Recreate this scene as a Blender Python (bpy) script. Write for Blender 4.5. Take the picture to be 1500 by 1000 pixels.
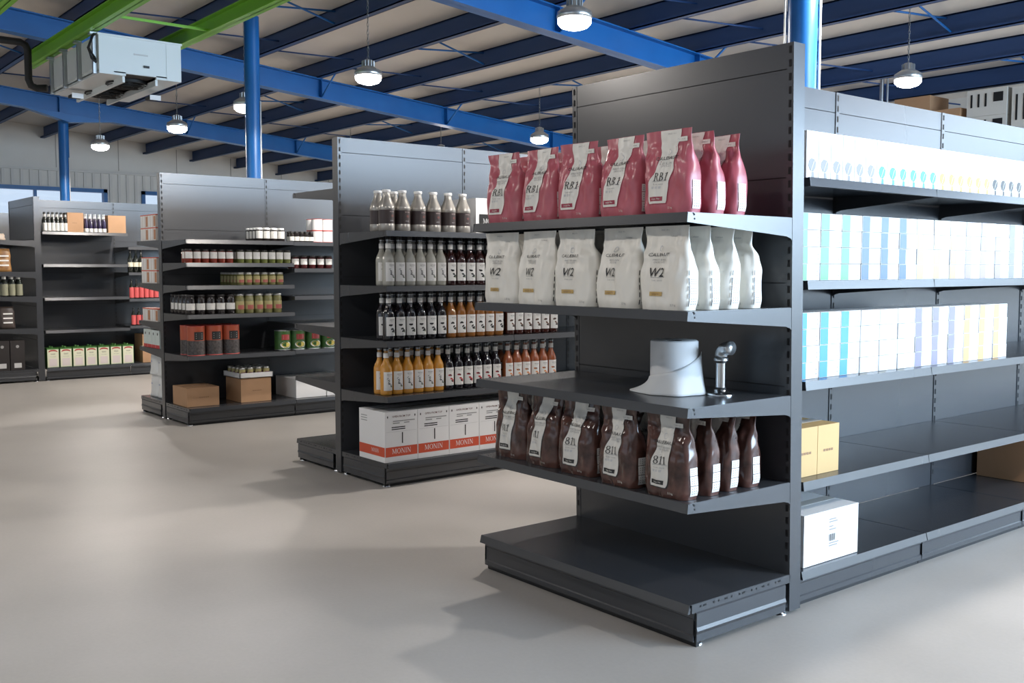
import bpy, bmesh, math, random
from mathutils import Vector, Matrix
PI = math.pi
SC = bpy.context.scene
COL = SC.collection
for _o in list(bpy.data.objects):
    bpy.data.objects.remove(_o)

# ------------------------------------------------------------------ camera
CAMH, YAW, PITCH, ROLL, FPX = 1.3532, 0.8915, -0.0723, 0.0006, 1475.3
fw = Vector((-math.sin(YAW)*math.cos(PITCH), math.cos(YAW)*math.cos(PITCH), math.sin(PITCH)))
rt = Vector((math.cos(YAW), math.sin(YAW), 0)); up = rt.cross(fw)
r2 = rt*math.cos(ROLL)+up*math.sin(ROLL); u2 = up*math.cos(ROLL)-rt*math.sin(ROLL)
cd = bpy.data.cameras.new('camera'); cam = bpy.data.objects.new('camera', cd); COL.objects.link(cam)
cam.matrix_world = Matrix(((r2.x, u2.x, -fw.x, 0), (r2.y, u2.y, -fw.y, 0), (r2.z, u2.z, -fw.z, CAMH), (0, 0, 0, 1)))
cd.sensor_width = 36; cd.lens = 36*FPX/1500; cd.clip_start = .05; cd.clip_end = 200
SC.camera = cam
SC.view_settings.view_transform = 'Standard'; SC.view_settings.look = 'None'
SC.view_settings.exposure = 0.08; SC.view_settings.gamma = 1; SC.view_settings.use_curve_mapping = False

# ------------------------------------------------------------------ world
w = bpy.data.worlds.new('sky'); SC.world = w; w.use_nodes = True
bg = w.node_tree.nodes['Background']; bg.inputs[0].default_value = (.72, .84, 1, 1); bg.inputs[1].default_value = .95

def lamp_light(name, kind, loc, energy, color, parent=None, **kw):
    l = bpy.data.lights.new(name, kind); l.energy = energy; l.color = color
    for k, v in kw.items(): setattr(l, k, v)
    o = bpy.data.objects.new(name, l); o.location = loc; COL.objects.link(o)
    if parent: o.parent = parent
    return o
# daylight that comes in through the strip window of the right-hand wall
DAY = lamp_light('window_daylight', 'AREA', (4.55, 8.0, 2.28), 1300, (.58, .78, 1.0), shape='RECTANGLE', size=7.2, size_y=2.2)
DAY.rotation_euler = (PI/2, 0, PI/2)
DAY3 = lamp_light('back_window_daylight', 'AREA', (1.6, 11.85, 2.85), 110, (.60, .79, 1.0), shape='RECTANGLE', size=5.4, size_y=.9)
DAY3.rotation_euler = (-PI/2, 0, 0)
FRONT_FILL = lamp_light('front_fill_light', 'AREA', (-3.0, -5.8, 1.75), 140, (.95, .97, 1.0), shape='RECTANGLE', size=12.0, size_y=1.1)  # unseen fill light added behind the camera to brighten the bag fronts
FRONT_FILL.rotation_euler = (PI/2, 0, PI)
LAMP_W, LAMP_C = 168.0, (1.0, .93, .86)

# ------------------------------------------------------------------ materials
MATS = {}
def mk(name, col, rough=.5, metal=0., spec=.5, noise=None, bump=None, emit=None, trans=0., coat=0., nscale=8.):
    if name in MATS: return MATS[name]
    m = bpy.data.materials.new(name); m.use_nodes = True; MATS[name] = m
    nt = m.node_tree; b = nt.nodes['Principled BSDF']
    c = (*col, 1)
    b.inputs['Base Color'].default_value = c; b.inputs['Roughness'].default_value = rough
    b.inputs['Metallic'].default_value = metal; b.inputs['Specular IOR Level'].default_value = spec
    b.inputs['Transmission Weight'].default_value = trans; b.inputs['Coat Weight'].default_value = coat
    b.inputs['Coat Roughness'].default_value = .15
    if emit: b.inputs['Emission Color'].default_value = (*emit[:3], 1); b.inputs['Emission Strength'].default_value = emit[3]
    if noise or bump:
        tc = nt.nodes.new('ShaderNodeTexCoord'); n = nt.nodes.new('ShaderNodeTexNoise')
        n.inputs['Scale'].default_value = nscale; n.inputs['Detail'].default_value = 5
        nt.links.new(tc.outputs['Object'], n.inputs['Vector'])
    if noise:
        r = nt.nodes.new('ShaderNodeValToRGB'); r.color_ramp.elements[0].color = (*noise, 1); r.color_ramp.elements[1].color = c
        r.color_ramp.elements[0].position = .32; r.color_ramp.elements[1].position = .68
        nt.links.new(n.outputs['Fac'], r.inputs[0]); nt.links.new(r.outputs[0], b.inputs['Base Color'])
    if bump:
        bp = nt.nodes.new('ShaderNodeBump'); bp.inputs['Strength'].default_value = bump
        nt.links.new(n.outputs['Fac'], bp.inputs['Height']); nt.links.new(bp.outputs[0], b.inputs['Normal'])
    return m
STEEL = mk('anthracite_powder_coat', (.040, .043, .049), .27, 0, .80, bump=.02, nscale=60)
SLOT = mk('dark_slot', (.004, .004, .005), .8)
KICK = mk('black_plinth', (.012, .012, .013), .6)
BLUE = mk('blue_steel_paint', (.008, .130, .40), .38, noise=(.007, .115, .36), nscale=3)
NAVY = mk('navy_purlin', (.020, .062, .185), .5)  # darker, duller blue than the rafters, for purlins and sag rods
GREEN = mk('green_steel_paint', (.20, .50, .03), .45)
FELT = mk('roof_sheet', (.78, .725, .66), .8, noise=(.72, .665, .60), nscale=1.3)
WHITE = mk('white_card', (.82, .82, .82), .5)
WPLAST = mk('white_plastic', (.78, .80, .80), .35)
CARD = mk('brown_cardboard', (.46, .27, .15), .75, noise=(.41, .24, .13), nscale=5)
TAPE = mk('packing_tape', (.30, .17, .09), .35)
INK = mk('black_ink', (.012, .012, .012), .5)
GINK = mk('grey_ink', (.30, .30, .30), .5)
LGINK = mk('pale_grey_ink', (.55, .55, .55), .5)
PAPER = mk('label_paper', (.80, .79, .76), .45)
GALV = mk('galvanised_steel', (.55, .57, .58), .28, .9)
CHROME = mk('steel_fitting', (.62, .64, .66), .18, 1.)
RUBBER = mk('black_rubber', (.015, .015, .015), .6)

# ------------------------------------------------------------------ mesh builder
class MB:
    def __init__(s): s.v = []; s.f = []; s.mi = []; s.mats = []; s.smooth = []
    def m(s, mat):
        if mat not in s.mats: s.mats.append(mat)
        return s.mats.index(mat)
    def add(s, vs, fs, mat, smooth=False):
        b = len(s.v); s.v += [tuple(x) for x in vs]; i = s.m(mat)
        for f in fs: s.f.append([b+k for k in f]); s.mi.append(i); s.smooth.append(smooth)
    def box(s, x0, x1, y0, y1, z0, z1, mat):
        s.add([(x, y, z) for z in (z0, z1) for y in (y0, y1) for x in (x0, x1)],
              [(0, 2, 3, 1), (4, 5, 7, 6), (0, 1, 5, 4), (2, 6, 7, 3), (0, 4, 6, 2), (1, 3, 7, 5)], mat)
    def hexa(s, b4, t4, mat):      # four bottom points, four top points in the same order
        s.add(list(b4)+list(t4), [(3, 2, 1, 0), (4, 5, 6, 7), (0, 1, 5, 4), (1, 2, 6, 5), (2, 3, 7, 6), (3, 0, 4, 7)], mat)
    def prism(s, pts, fn, mat):    # 2D outline pushed between fn(p,0) and fn(p,1)
        n = len(pts); vs = [fn(p, 0) for p in pts]+[fn(p, 1) for p in pts]
        s.add(vs, [list(range(n))[::-1], list(range(n, 2*n))]+[(i, (i+1) % n, n+(i+1) % n, n+i) for i in range(n)], mat)
    def quad(s, a, b, c, d, mat): s.add([a, b, c, d], [(0, 1, 2, 3)], mat)
    def lathe(s, prof, n, mat, c=(0, 0, 0), cap=True, smooth=True):
        vs = []; fs = []
        for (r, z) in prof:
            for k in range(n):
                a = 2*PI*k/n; vs.append((c[0]+r*math.cos(a), c[1]+r*math.sin(a), c[2]+z))
        for i in range(len(prof)-1):
            for k in range(n):
                fs.append((i*n+k, i*n+(k+1) % n, (i+1)*n+(k+1) % n, (i+1)*n+k))
        s.add(vs, fs, mat, smooth)
        if cap:
            L = len(prof)-1
            s.add([vs[k] for k in range(n)], [list(range(n))[::-1]], mat)
            s.add([vs[L*n+k] for k in range(n)], [list(range(n))], mat)
    def tube(s, pts, r, mat, n=8, smooth=True):
        pts = [Vector(p) for p in pts]; rings = []
        for i, p in enumerate(pts):
            t = (pts[min(i+1, len(pts)-1)]-pts[max(i-1, 0)]).normalized()
            a = t.cross(Vector((0, 0, 1)))
            if a.length < 1e-3: a = t.cross(Vector((1, 0, 0)))
            a.normalize(); b = t.cross(a); rr = r[i] if isinstance(r, (list, tuple)) else r
            rings.append([p+a*rr*math.cos(2*PI*k/n)+b*rr*math.sin(2*PI*k/n) for k in range(n)])
        vs = [v for rg in rings for v in rg]
        fs = [(i*n+k, i*n+(k+1) % n, (i+1)*n+(k+1) % n, (i+1)*n+k) for i in range(len(pts)-1) for k in range(n)]
        fs += [list(range(n))[::-1], [(len(pts)-1)*n+k for k in range(n)]]
        s.add(vs, fs, mat, smooth)
    def text(s, st, size, fn, mat, bold=0., sx=1., shear=0.):
        vs, fs, wd = text_geo(st, bold, shear)
        s.add([fn((x-wd/2)*size*sx, y*size) for x, y in vs], fs, mat)
        return wd*size*sx
    def mesh(s, name):
        me = bpy.data.meshes.new(name); me.from_pydata(s.v, [], s.f)
        for m in s.mats: me.materials.append(m)
        me.polygons.foreach_set('material_index', s.mi); me.polygons.foreach_set('use_smooth', s.smooth)
        bm = bmesh.new(); bm.from_mesh(me); bmesh.ops.recalc_face_normals(bm, faces=bm.faces); bm.to_mesh(me); bm.free()
        me.update(); return me
    def build(s, name, parent=None, loc=(0, 0, 0)): return place(name, s.mesh(name), parent, loc)
_tc = {}
def cut_grid(vs, fs):
    """cuts flat lettering into small cells so that it can follow a curved surface"""
    bm = bmesh.new(); bv = [bm.verts.new((x, y, 0)) for x, y in vs]
    for f in fs:
        try: bm.faces.new([bv[i] for i in f])
        except ValueError: pass
    xs = [v[0] for v in vs]; ysv = [v[1] for v in vs]
    for ax, lo, hi, st in ((0, min(xs), max(xs), .22), (1, min(ysv), max(ysv), .13)):
        c = lo+st
        while c < hi:
            co = (c, 0, 0) if ax == 0 else (0, c, 0); no = (1, 0, 0) if ax == 0 else (0, 1, 0)
            bmesh.ops.bisect_plane(bm, geom=bm.verts[:]+bm.edges[:]+bm.faces[:], plane_co=co, plane_no=no); c += st
    bm.verts.ensure_lookup_table(); bm.verts.index_update()
    r = ([(v.co.x, v.co.y) for v in bm.verts], [[v.index for v in f.verts] for f in bm.faces]); bm.free()
    return r
def serif_geo(st, shear):
    """upright serif capitals and figures drawn from stems, bowls and serifs"""
    V = []; Fc = []; X = 0.
    def poly(*p):
        b = len(V); V.extend((X+a, c) for a, c in p); Fc.append(list(range(b, b+len(p))))
    def rc(x0, y0, x1, y1): poly((x0, y0), (x1, y0), (x1, y1), (x0, y1))
    def arc(cx, cy, ro, so, ri, si, a0=0., a1=2*PI, n=18):
        for k in range(n):
            a, b = a0+(a1-a0)*k/n, a0+(a1-a0)*(k+1)/n
            poly(*[(cx+r_*math.cos(t), cy+q_*math.sin(t)) for r_, q_, t in ((ri, si, a), (ro, so, a), (ro, so, b), (ri, si, b))])
    for ch in st:
        if ch == 'I': rc(.10, 0, .19, .7); rc(.03, 0, .26, .04); rc(.03, .66, .26, .7); w_ = .33
        elif ch == 'N': rc(.08, 0, .12, .7); rc(.02, 0, .18, .04); rc(0, .66, .1, .7); poly((.06, .7), (.17, .7), (.56, 0), (.47, 0)); rc(.52, 0, .56, .7); rc(.45, .66, .62, .7); w_ = .68
        elif ch == 'M': rc(.08, 0, .12, .7); rc(.02, 0, .18, .04); rc(0, .66, .1, .7); poly((.07, .7), (.18, .7), (.41, .04), (.34, .04)); poly((.35, .04), (.39, .04), (.64, .7), (.59, .7)); rc(.60, 0, .69, .7); rc(.54, 0, .75, .04); rc(.6, .66, .75, .7); w_ = .81
        elif ch == 'O': arc(.33, .35, .31, .36, .21, .325); w_ = .70
        elif ch == 'R': rc(.08, 0, .17, .7); rc(.02, 0, .24, .04); rc(.02, .66, .18, .7); arc(.17, .52, .30, .18, .20, .135, -PI/2, PI/2, 9); poly((.27, .36), (.37, .36), (.58, 0), (.47, 0)); rc(.47, 0, .63, .04); w_ = .66
        elif ch == 'B': rc(.08, 0, .17, .7); rc(.02, 0, .18, .04); rc(.02, .66, .18, .7); arc(.17, .525, .27, .175, .18, .135, -PI/2, PI/2, 9); arc(.17, .185, .33, .185, .23, .145, -PI/2, PI/2, 9); w_ = .58
        elif ch == '1': rc(.16, 0, .25, .7); rc(.05, 0, .36, .045); poly((.04, .55), (.2, .63), (.2, .7), (.04, .60)); w_ = .43
        elif ch == '8': arc(.26, .53, .19, .17, .105, .135); arc(.26, .185, .235, .185, .14, .145); w_ = .55
        X += w_
    return [(x+shear*y, y-.35) for x, y in V], Fc, X
def text_geo(st, bold, shear):
    k = (st, bold, shear)
    if k not in _tc and st in ('MONIN', 'RB1', '811'):
        vs, fs, wd = serif_geo(st, shear)
        if st != 'MONIN': vs, fs = cut_grid(vs, fs)
        _tc[k] = (vs, fs, wd)
    if k not in _tc:
        c = bpy.data.curves.new('tmp', 'FONT'); c.body = st; c.size = 1; c.offset = bold; c.shear = shear
        c.resolution_u = 2; c.align_y = 'CENTER'
        o = bpy.data.objects.new('tmp', c); COL.objects.link(o)
        bpy.context.view_layer.update()
        me = bpy.data.meshes.new_from_object(o.evaluated_get(bpy.context.evaluated_depsgraph_get()))
        vs = [(v.co.x, v.co.y) for v in me.vertices]; fs = [list(p.vertices) for p in me.polygons]
        x0 = min([v[0] for v in vs] or [0]); x1 = max([v[0] for v in vs] or [0])
        wd = x1-x0; vs = [(x-x0, y) for x, y in vs]
        if st in ('RB1', 'W2', '811', 'CALLEBAUT') and vs: vs, fs = cut_grid(vs, fs)
        _tc[k] = (vs, fs, wd)
        bpy.data.objects.remove(o); bpy.data.curves.remove(c); bpy.data.meshes.remove(me)
    return _tc[k]
def place(name, me, parent=None, loc=(0, 0, 0), rz=0.):
    o = bpy.data.objects.new(name, me); o.location = loc; o.rotation_euler = (0, 0, rz); COL.objects.link(o)
    if parent is not None: o.parent = parent
    return o
def tag(o, label, cat, group=None):
    o['label'] = label; o['category'] = cat
    if group: o['group'] = group
    return o
def empty(name, loc=(0, 0, 0), rz=0.):
    o = bpy.data.objects.new(name, None); o.empty_display_size = .1
    o.location = loc; o.rotation_euler = (0, 0, rz); COL.objects.link(o); return o
def struct(o): o['kind'] = 'structure'; return o
def copy_thing(src, loc, rz, label, group=None):
    r = src.copy(); COL.objects.link(r); r.location = loc; r.rotation_euler = (0, 0, rz); r['label'] = label
    if group: r['group'] = group
    for ch in src.children:
        c = ch.copy(); COL.objects.link(c); c.parent = r
        for g in ch.children:
            d = g.copy(); COL.objects.link(d); d.parent = c
    return r
ORD = ['first', 'second', 'third', 'fourth', 'fifth', 'sixth', 'seventh', 'eighth', 'ninth', 'tenth', 'eleventh', 'twelfth',
       'thirteenth', 'fourteenth', 'fifteenth', 'sixteenth', 'seventeenth', 'eighteenth', 'nineteenth', 'twentieth']
class Proto:      # first placement moves the prototype, later ones copy it
    def __init__(s, root): s.root = root; s.used = False
    def put(s, loc, rz, label, group=None):
        if not s.used:
            s.used = True; r = s.root; r.location = loc; r.rotation_euler = (0, 0, rz); r['label'] = label
            if group: r['group'] = group
            return r
        return copy_thing(s.root, loc, rz, label, group)

# ------------------------------------------------------------------ building shell
XW, XE, YS, YN = -20.3, 4.6, -6.0, 11.9
def roofz(y): return 4.43-.0868*y          # underside of the roof sheet
def purz(y): return 4.22-.0868*y           # underside of the purlins
def rafz(y): return 3.975-.0868*y          # underside of the rafters
def shell():
    fl = bpy.data.materials.new('polished_concrete'); fl.use_nodes = True; nt = fl.node_tree; b = nt.nodes['Principled BSDF']
    tc = nt.nodes.new('ShaderNodeTexCoord'); n1 = nt.nodes.new('ShaderNodeTexNoise'); n1.inputs['Scale'].default_value = .9; n1.inputs['Detail'].default_value = 6
    n2 = nt.nodes.new('ShaderNodeTexNoise'); n2.inputs['Scale'].default_value = 60; n2.inputs['Detail'].default_value = 3
    r = nt.nodes.new('ShaderNodeValToRGB'); r.color_ramp.elements[0].color = (.365, .345, .322, 1); r.color_ramp.elements[1].color = (.435, .412, .388, 1)
    r.color_ramp.elements[0].position = .35; r.color_ramp.elements[1].position = .65
    mx = nt.nodes.new('ShaderNodeMix'); mx.data_type = 'RGBA'; mx.blend_type = 'MULTIPLY'; mx.inputs[0].default_value = .10
    nt.links.new(tc.outputs['Object'], n1.inputs[0]); nt.links.new(tc.outputs['Object'], n2.inputs[0])
    nt.links.new(n1.outputs['Fac'], r.inputs[0]); nt.links.new(r.outputs[0], mx.inputs[6]); nt.links.new(n2.outputs['Fac'], mx.inputs[7])
    nt.links.new(mx.outputs[2], b.inputs['Base Color'])
    mr = nt.nodes.new('ShaderNodeMapRange'); mr.inputs[3].default_value = .36; mr.inputs[4].default_value = .5
    nt.links.new(n1.outputs['Fac'], mr.inputs[0]); nt.links.new(mr.outputs[0], b.inputs['Roughness'])
    b.inputs['Specular IOR Level'].default_value = .35
    m = MB(); m.box(XW-.2, XE+.2, YS-.2, YN+.2, -.1, 0, fl); struct(m.build('floor'))
    m = MB()
    m.hexa([(XW-.2, YS-.2, roofz(YS-.2)), (XE+.2, YS-.2, roofz(YS-.2)), (XE+.2, YN+.2, roofz(YN+.2)), (XW-.2, YN+.2, roofz(YN+.2))],
           [(XW-.2, YS-.2, roofz(YS-.2)+.1), (XE+.2, YS-.2, roofz(YS-.2)+.1), (XE+.2, YN+.2, roofz(YN+.2)+.1), (XW-.2, YN+.2, roofz(YN+.2)+.1)], FELT)
    struct(m.build('ceiling'))
    wallm = mk('wall_panel', (.82, .80, .75), .6, noise=(.77, .74, .69), nscale=1.5)
    wallc = mk('wall_corrugated', (.72, .70, .66), .5)
    # wall_left (far, -X) with window openings between z 2.2 and 2.87
    wins = [(-3.0, .5), (1.2, 6.27), (6.93, 11.2)]
    m = MB(); x0, x1 = XW-.12, XW
    m.box(x0, x1, YS, YN, 0, 2.15, wallm)
    ys = [YS]+[v for p in wins for v in p]+[YN]
    for i in range(0, len(ys), 2): m.box(x0, x1, ys[i], ys[i+1], 2.15, 2.88, wallm)
    def upper(a, b_, z0):
        m.hexa([(x0, a, z0), (x1, a, z0), (x1, b_, z0), (x0, b_, z0)], [(x0, a, roofz(a)), (x1, a, roofz(a)), (x1, b_, roofz(b_)), (x0, b_, roofz(b_))], wallm)
    upper(YS, YN, 2.88)
    k = YS
    while k < YN-.2:                       # vertical ribs of the cladding
        m.box(x1, x1+.025, k, k+.05, 2.9, 3.18, wallc)
        if not any(a-.1 < k < b_+.05 for a, b_ in wins): m.box(x1, x1+.025, k, k+.05, 0, 2.9, wallc)
        k += .16
    m.box(x1, x1+.06, YS, YN, 3.18, 3.22, wallc)
    y = -5.0
    while y < YN: m.box(x1, x1+.006, y, y+.012, 3.25, roofz(y)-.02, mk('panel_joint', (.38, .35, .32), .7)); y += 1.15
    struct(m.build('wall_left'))
    glass = mk('window_glass', (.9, .95, 1), .02, trans=1.)
    for i, (a, b_) in enumerate(wins):
        o = struct(empty('window_%d' % (i+1), (XW, a, 2.15)))
        f = MB(); L = b_-a
        f.box(-.10, .04, 0, L, 0, .06, BLUE); f.box(-.10, .04, 0, L, .66, .73, BLUE)
        f.box(-.10, .04, 0, .07, 0, .73, BLUE); f.box(-.10, .04, L-.07, L, 0, .73, BLUE)
        q = 1.25
        while q < L-.3: f.box(-.08, .0, q, q+.05, .06, .66, BLUE); q += 1.25
        f.build('window_frame', o)
        g = MB(); g.box(-.05, -.045, .07, L-.07, .06, .66, glass); g.build('pane', o)
    # right wall (+X): strip window high up
    m = MB(); x0, x1 = XE, XE+.12
    m.box(x0, x1, YS, YN, 0, 1.15, wallm); m.box(x0, x1, YS, 4.3, 1.15, 3.3, wallm); m.box(x0, x1, 11.7, YN, 1.15, 3.3, wallm)
    m.hexa([(x0, YS, 3.3), (x1, YS, 3.3), (x1, YN, 3.3), (x0, YN, 3.3)], [(x0, YS, roofz(YS)), (x1, YS, roofz(YS)), (x1, YN, roofz(YN)), (x0, YN, roofz(YN))], wallm)
    struct(m.build('wall_right'))
    m = MB(); m.box(XW, XE, YN, YN+.12, 0, roofz(YN), wallm); struct(m.build('wall_back'))
    m = MB(); m.box(XW, XE, YS-.12, YS, 0, 1.2, wallm); m.box(XW, -9.2, YS-.12, YS, 1.2, 3.1, wallm); m.box(3.2, XE, YS-.12, YS, 1.2, 3.1, wallm)
    m.box(XW, XE, YS-.12, YS, 3.1, roofz(YS), wallm); struct(m.build('wall_front'))
    # purlins: one channel each, running along X
    i = -5
    y = 4.22
    ys = [y+.945*k for k in range(-9, 9)]
    for y in ys:
        if y > YN-.2 or y < YS+.3: continue
        p = MB(); z0, z1 = purz(y), roofz(y)
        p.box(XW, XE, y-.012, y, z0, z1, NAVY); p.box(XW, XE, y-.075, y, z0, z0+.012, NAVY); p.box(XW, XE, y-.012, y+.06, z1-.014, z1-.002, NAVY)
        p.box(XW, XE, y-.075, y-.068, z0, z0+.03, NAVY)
        struct(p.build('trim_purlin'))
    # rafters: I-beams running along Y, sloping with the roof
    for x in (-15.78, -11.37, -6.95, -2.55, 1.85):
        p = MB(); ya, yb = YS, YN; hh = .245
        def bar(dx0, dx1, dz0, dz1):
            p.hexa([(x+dx0, ya, rafz(ya)+dz0), (x+dx1, ya, rafz(ya)+dz0), (x+dx1, yb, rafz(yb)+dz0), (x+dx0, yb, rafz(yb)+dz0)],
                   [(x+dx0, ya, rafz(ya)+dz1), (x+dx1, ya, rafz(ya)+dz1), (x+dx1, yb, rafz(yb)+dz1), (x+dx0, yb, rafz(yb)+dz1)], BLUE)
        bar(-.005, .005, 0, hh); bar(-.075, .075, 0, .012); bar(-.075, .075, hh-.014, hh-.002)
        for yy in (.4, 2.3, 4.22, 6.11, 8.0, 9.9): p.box(x-.07, x+.07, yy-.004, yy+.004, rafz(yy)+.01, rafz(yy)+hh-.01, BLUE)
        if x in (-15.78,):
            yc = 4.35
            for s in (-1, 1):
                p.prism([(0, 0), (s*.62, -.0868*s*.62), (0, -.11)], lambda q, t: (x+(-.07 if t == 0 else .07), yc+q[0], rafz(yc)+q[1]), BLUE)
        struct(p.build('trim_rafter'))
        # fly braces
        for yy in (6.11, 8.0):
            t = MB(); t.tube([(x+.05, yy, rafz(yy)+.02), (x+.42, yy, purz(yy)+.02)], .011, BLUE, 6); struct(t.build('trim_fly_brace'))
    # thin cross rods between purlins in mid-bay
    for x in (-13.55, -9.2, -4.75):
        for a in ys:
            b_ = a+.945
            if a < 1.5 or b_ > YN-.2: continue
            if int(round((a-4.22)/.945)) % 2: continue
            t = MB()
            t.tube([(x-.04, a, purz(a)+.02), (x-.04, b_-.01, roofz(b_)-.03)], .010, BLUE, 6)
            t.tube([(x+.04, a, roofz(a)-.03), (x+.04, b_-.01, purz(b_)+.02)], .010, BLUE, 6)
            struct(t.build('trim_cross_rod'))
    for x in (-11.0, -6.6, -15.4):
        for a in ys[8:17]:
            if a+.945 > YN: continue
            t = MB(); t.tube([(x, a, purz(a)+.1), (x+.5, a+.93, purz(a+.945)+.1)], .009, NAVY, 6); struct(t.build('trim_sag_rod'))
    # columns
    for i, x in enumerate((-16.05, -9.47, -3.08)):
        o = struct(empty('trim_column', (x, 4.35, 0)))
        c = MB(); top = rafz(4.35)+(.22 if i else 0)
        c.lathe([(.073, 0), (.073, top)], 28, BLUE); c.build('column_shaft', o)
        c = MB(); c.box(-.13, .13, -.13, .13, 0, .012, BLUE); c.build('base_plate', o)
        c = MB(); c.tube([(.066, .052, 1.0), (.066, .052, rafz(4.35)-.6 if i != 2 else top)], .007, WPLAST, 6); c.build('conduit', o)
        if i == 2:
            c = MB(); c.tube([(-.066, -.052, 1.0), (-.066, -.052, top)], .006, WPLAST, 6); c.build('conduit', o)
shell()

# ------------------------------------------------------------------ lamps
def make_lamp():
    r = empty('pendant_lamp'); tag(r, 'x', 'lamp')
    h = MB(); h.lathe([(.03, .14), (.045, .13), (.05, .085), (.075, .07), (.115, .045), (.12, .01), (.11, .0)], 24, GALV)
    for k in range(12):
        a = 2*PI*k/12; h.box(.052*math.cos(a)-.003, .052*math.cos(a)+.003, .052*math.sin(a)-.003, .052*math.sin(a)+.003, .07, .13, GALV)
    h.build('housing', r)
    l = MB(); l.lathe([(.112, 0), (.110, -.03), (.09, -.052), (.05, -.066), (.004, -.070)], 24, mk('lamp_lens', (.9, .9, .9), .4, emit=(1, .95, .88, 26)))
    l.build('lens', r)
    return r
LP = Proto(make_lamp())
def lamp(x, y, z, label, ztop):
    o = LP.put((x, y, z), 0, label, 'pendant lamps under the roof')
    c = MB(); zz = .14; flip = 0
    n = int((ztop-z-.14)/.035)
    for k in range(n):
        z0 = .14+k*.035
        pts = []
        for q in range(9):
            a = 2*PI*q/8; dx = .008*math.cos(a); dz = .021*math.sin(a)+.018
            pts.append((dx, 0, z0+dz) if k % 2 else (0, dx, z0+dz))
        c.tube(pts, .0028, GALV, 4)
    c.build('chain', o)
    lamp_light('lamp_light', 'SPOT', (x, y, z-.085), LAMP_W*(.42 if y < 2 else 1.15), LAMP_C, shadow_soft_size=.06, spot_size=math.radians(172), spot_blend=.12)
    return o
for (x, y, lab) in ((-14.15, 4.3, 'lit pendant lamp farthest left, against the far beige wall'),
                    (-11.75, 4.45, 'lit pendant lamp hanging right below the white cooling unit'),
                    (-9.80, 4.42, 'lit pendant lamp just left of the blue column in the middle'),
                    (-7.63, 4.57, 'lit pendant lamp between the blue column and the bottle shelving'),
                    (-5.04, 4.60, 'lit pendant lamp in front of the blue rafter, highest in view'),
                    (-2.6, 4.6, 'pendant lamp above the near end of the box shelving, out of view'),
                    (-.2, 4.5, 'pendant lamp above the aisle on the right, out of view'),
                    (-4.78, 8.30, 'lit pendant lamp above the spine of the box shelving'),
                    (-9.85, 8.40, 'lit pendant lamp just left of the tall end panel'),
                    (-12.1, 8.45, 'dark pendant lamp half hidden behind the syrup shelving'),
                    (-7.3, 8.4, 'pendant lamp hidden behind the tall end panel'),
                    (-2.4, 8.35, 'pendant lamp at the back right, out of view'),
                    (-14.6, 8.4, 'pendant lamp at the back left, hidden behind the syrup shelving'),
                    (-16.2, .7, 'added pendant lamp over the far left floor corner, brightening the wall, out of view'),  # extra lamp, added to lift the far left wall
                    (-12.6, .7, 'pendant lamp over the front left of the shop floor, out of view'),
                    (-9.0, .7, 'pendant lamp over the main aisle, out of view'),
                    (-5.8, .7, 'pendant lamp over the open floor in front, out of view'),
                    (-2.2, .7, 'pendant lamp above the photographer, out of view')):
    z = 3.0
    lamp(x, y, z, lab, roofz(y) if y < 8 else roofz(y)-.05)

# ------------------------------------------------------------------ gondola shelving
class Side:
    """maps (a along the run, b outwards, z) to world"""
    def __init__(s, o, e, n, lean=0.): s.o = o; s.e = e; s.n = n; s.lean = lean
    def __call__(s, a, b, z):
        b = b+s.lean*z
        return (s.o[0]+a*s.e[0]+b*s.n[0], s.o[1]+a*s.e[1]+b*s.n[1], z)
def sbox(m, S, a0, a1, b0, b1, z0, z1, mat):
    m.hexa([S(a0, b0, z0), S(a1, b0, z0), S(a1, b1, z0), S(a0, b1, z0)], [S(a0, b0, z1), S(a1, b0, z1), S(a1, b1, z1), S(a0, b1, z1)], mat)
def off(m, L):
    m.v = [(v[0]-L[0], v[1]-L[1], v[2]) for v in m.v]; return m
H = 2.2
def bracket_mb(S, a, b0, b1, z, drop=.072):
    m = MB()
    pts = [(b0, z-.001), (b1, z-.001), (b1+.004, z-.034), (b0+.055, z-drop), (b0+.028, z-drop-.008), (b0+.012, z-drop-.022), (b0+.004, z-drop-.045), (b0, z-drop-.05)]
    m.prism(pts, lambda p, t: S(a-.002+.004*t, p[0], p[1]), STEEL)
    m.prism([(b1-.03, z-.0015), (b1-.022, z-.0015), (b1-.030, z-.012), (b1-.038, z-.008)], lambda p, t: S(a-.0026+.0052*t, p[0], p[1]), SLOT)
    m.prism([(b1-.034+.004*math.cos(k*PI/3), z-.022+.004*math.sin(k*PI/3)) for k in range(6)], lambda p, t: S(a-.0026+.0052*t, p[0], p[1]), SLOT)
    return m
def shelf(root, L, S, a0, a1, z, b1, name='shelf', b0=.0, brackets=(1, 1)):
    m = MB(); g = .003
    sbox(m, S, a0+g, a1-g, b0, b1-.003, z-.012, z, STEEL)
    # folded front lip, slightly inclined
    m.hexa([S(a0+g, b1-.006, z-.034), S(a1-g, b1-.006, z-.034), S(a1-g, b1+.004, z-.034), S(a0+g, b1+.004, z-.034)],
           [S(a0+g, b1-.012, z+.0006), S(a1-g, b1-.012, z+.0006), S(a1-g, b1-.002, z+.0006), S(a0+g, b1-.002, z+.0006)], STEEL)
    sbox(m, S, a0+g, a1-g, b1-.05, b1-.045, z-.03, z-.012, STEEL)
    o = off(m, L).build(name, root)
    for k, a in ((0, a0+.001), (1, a1-.001)):
        if brackets[k]: off(bracket_mb(S, a, b0-.02, b1, z), L).build('bracket', o)
    return o
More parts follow.
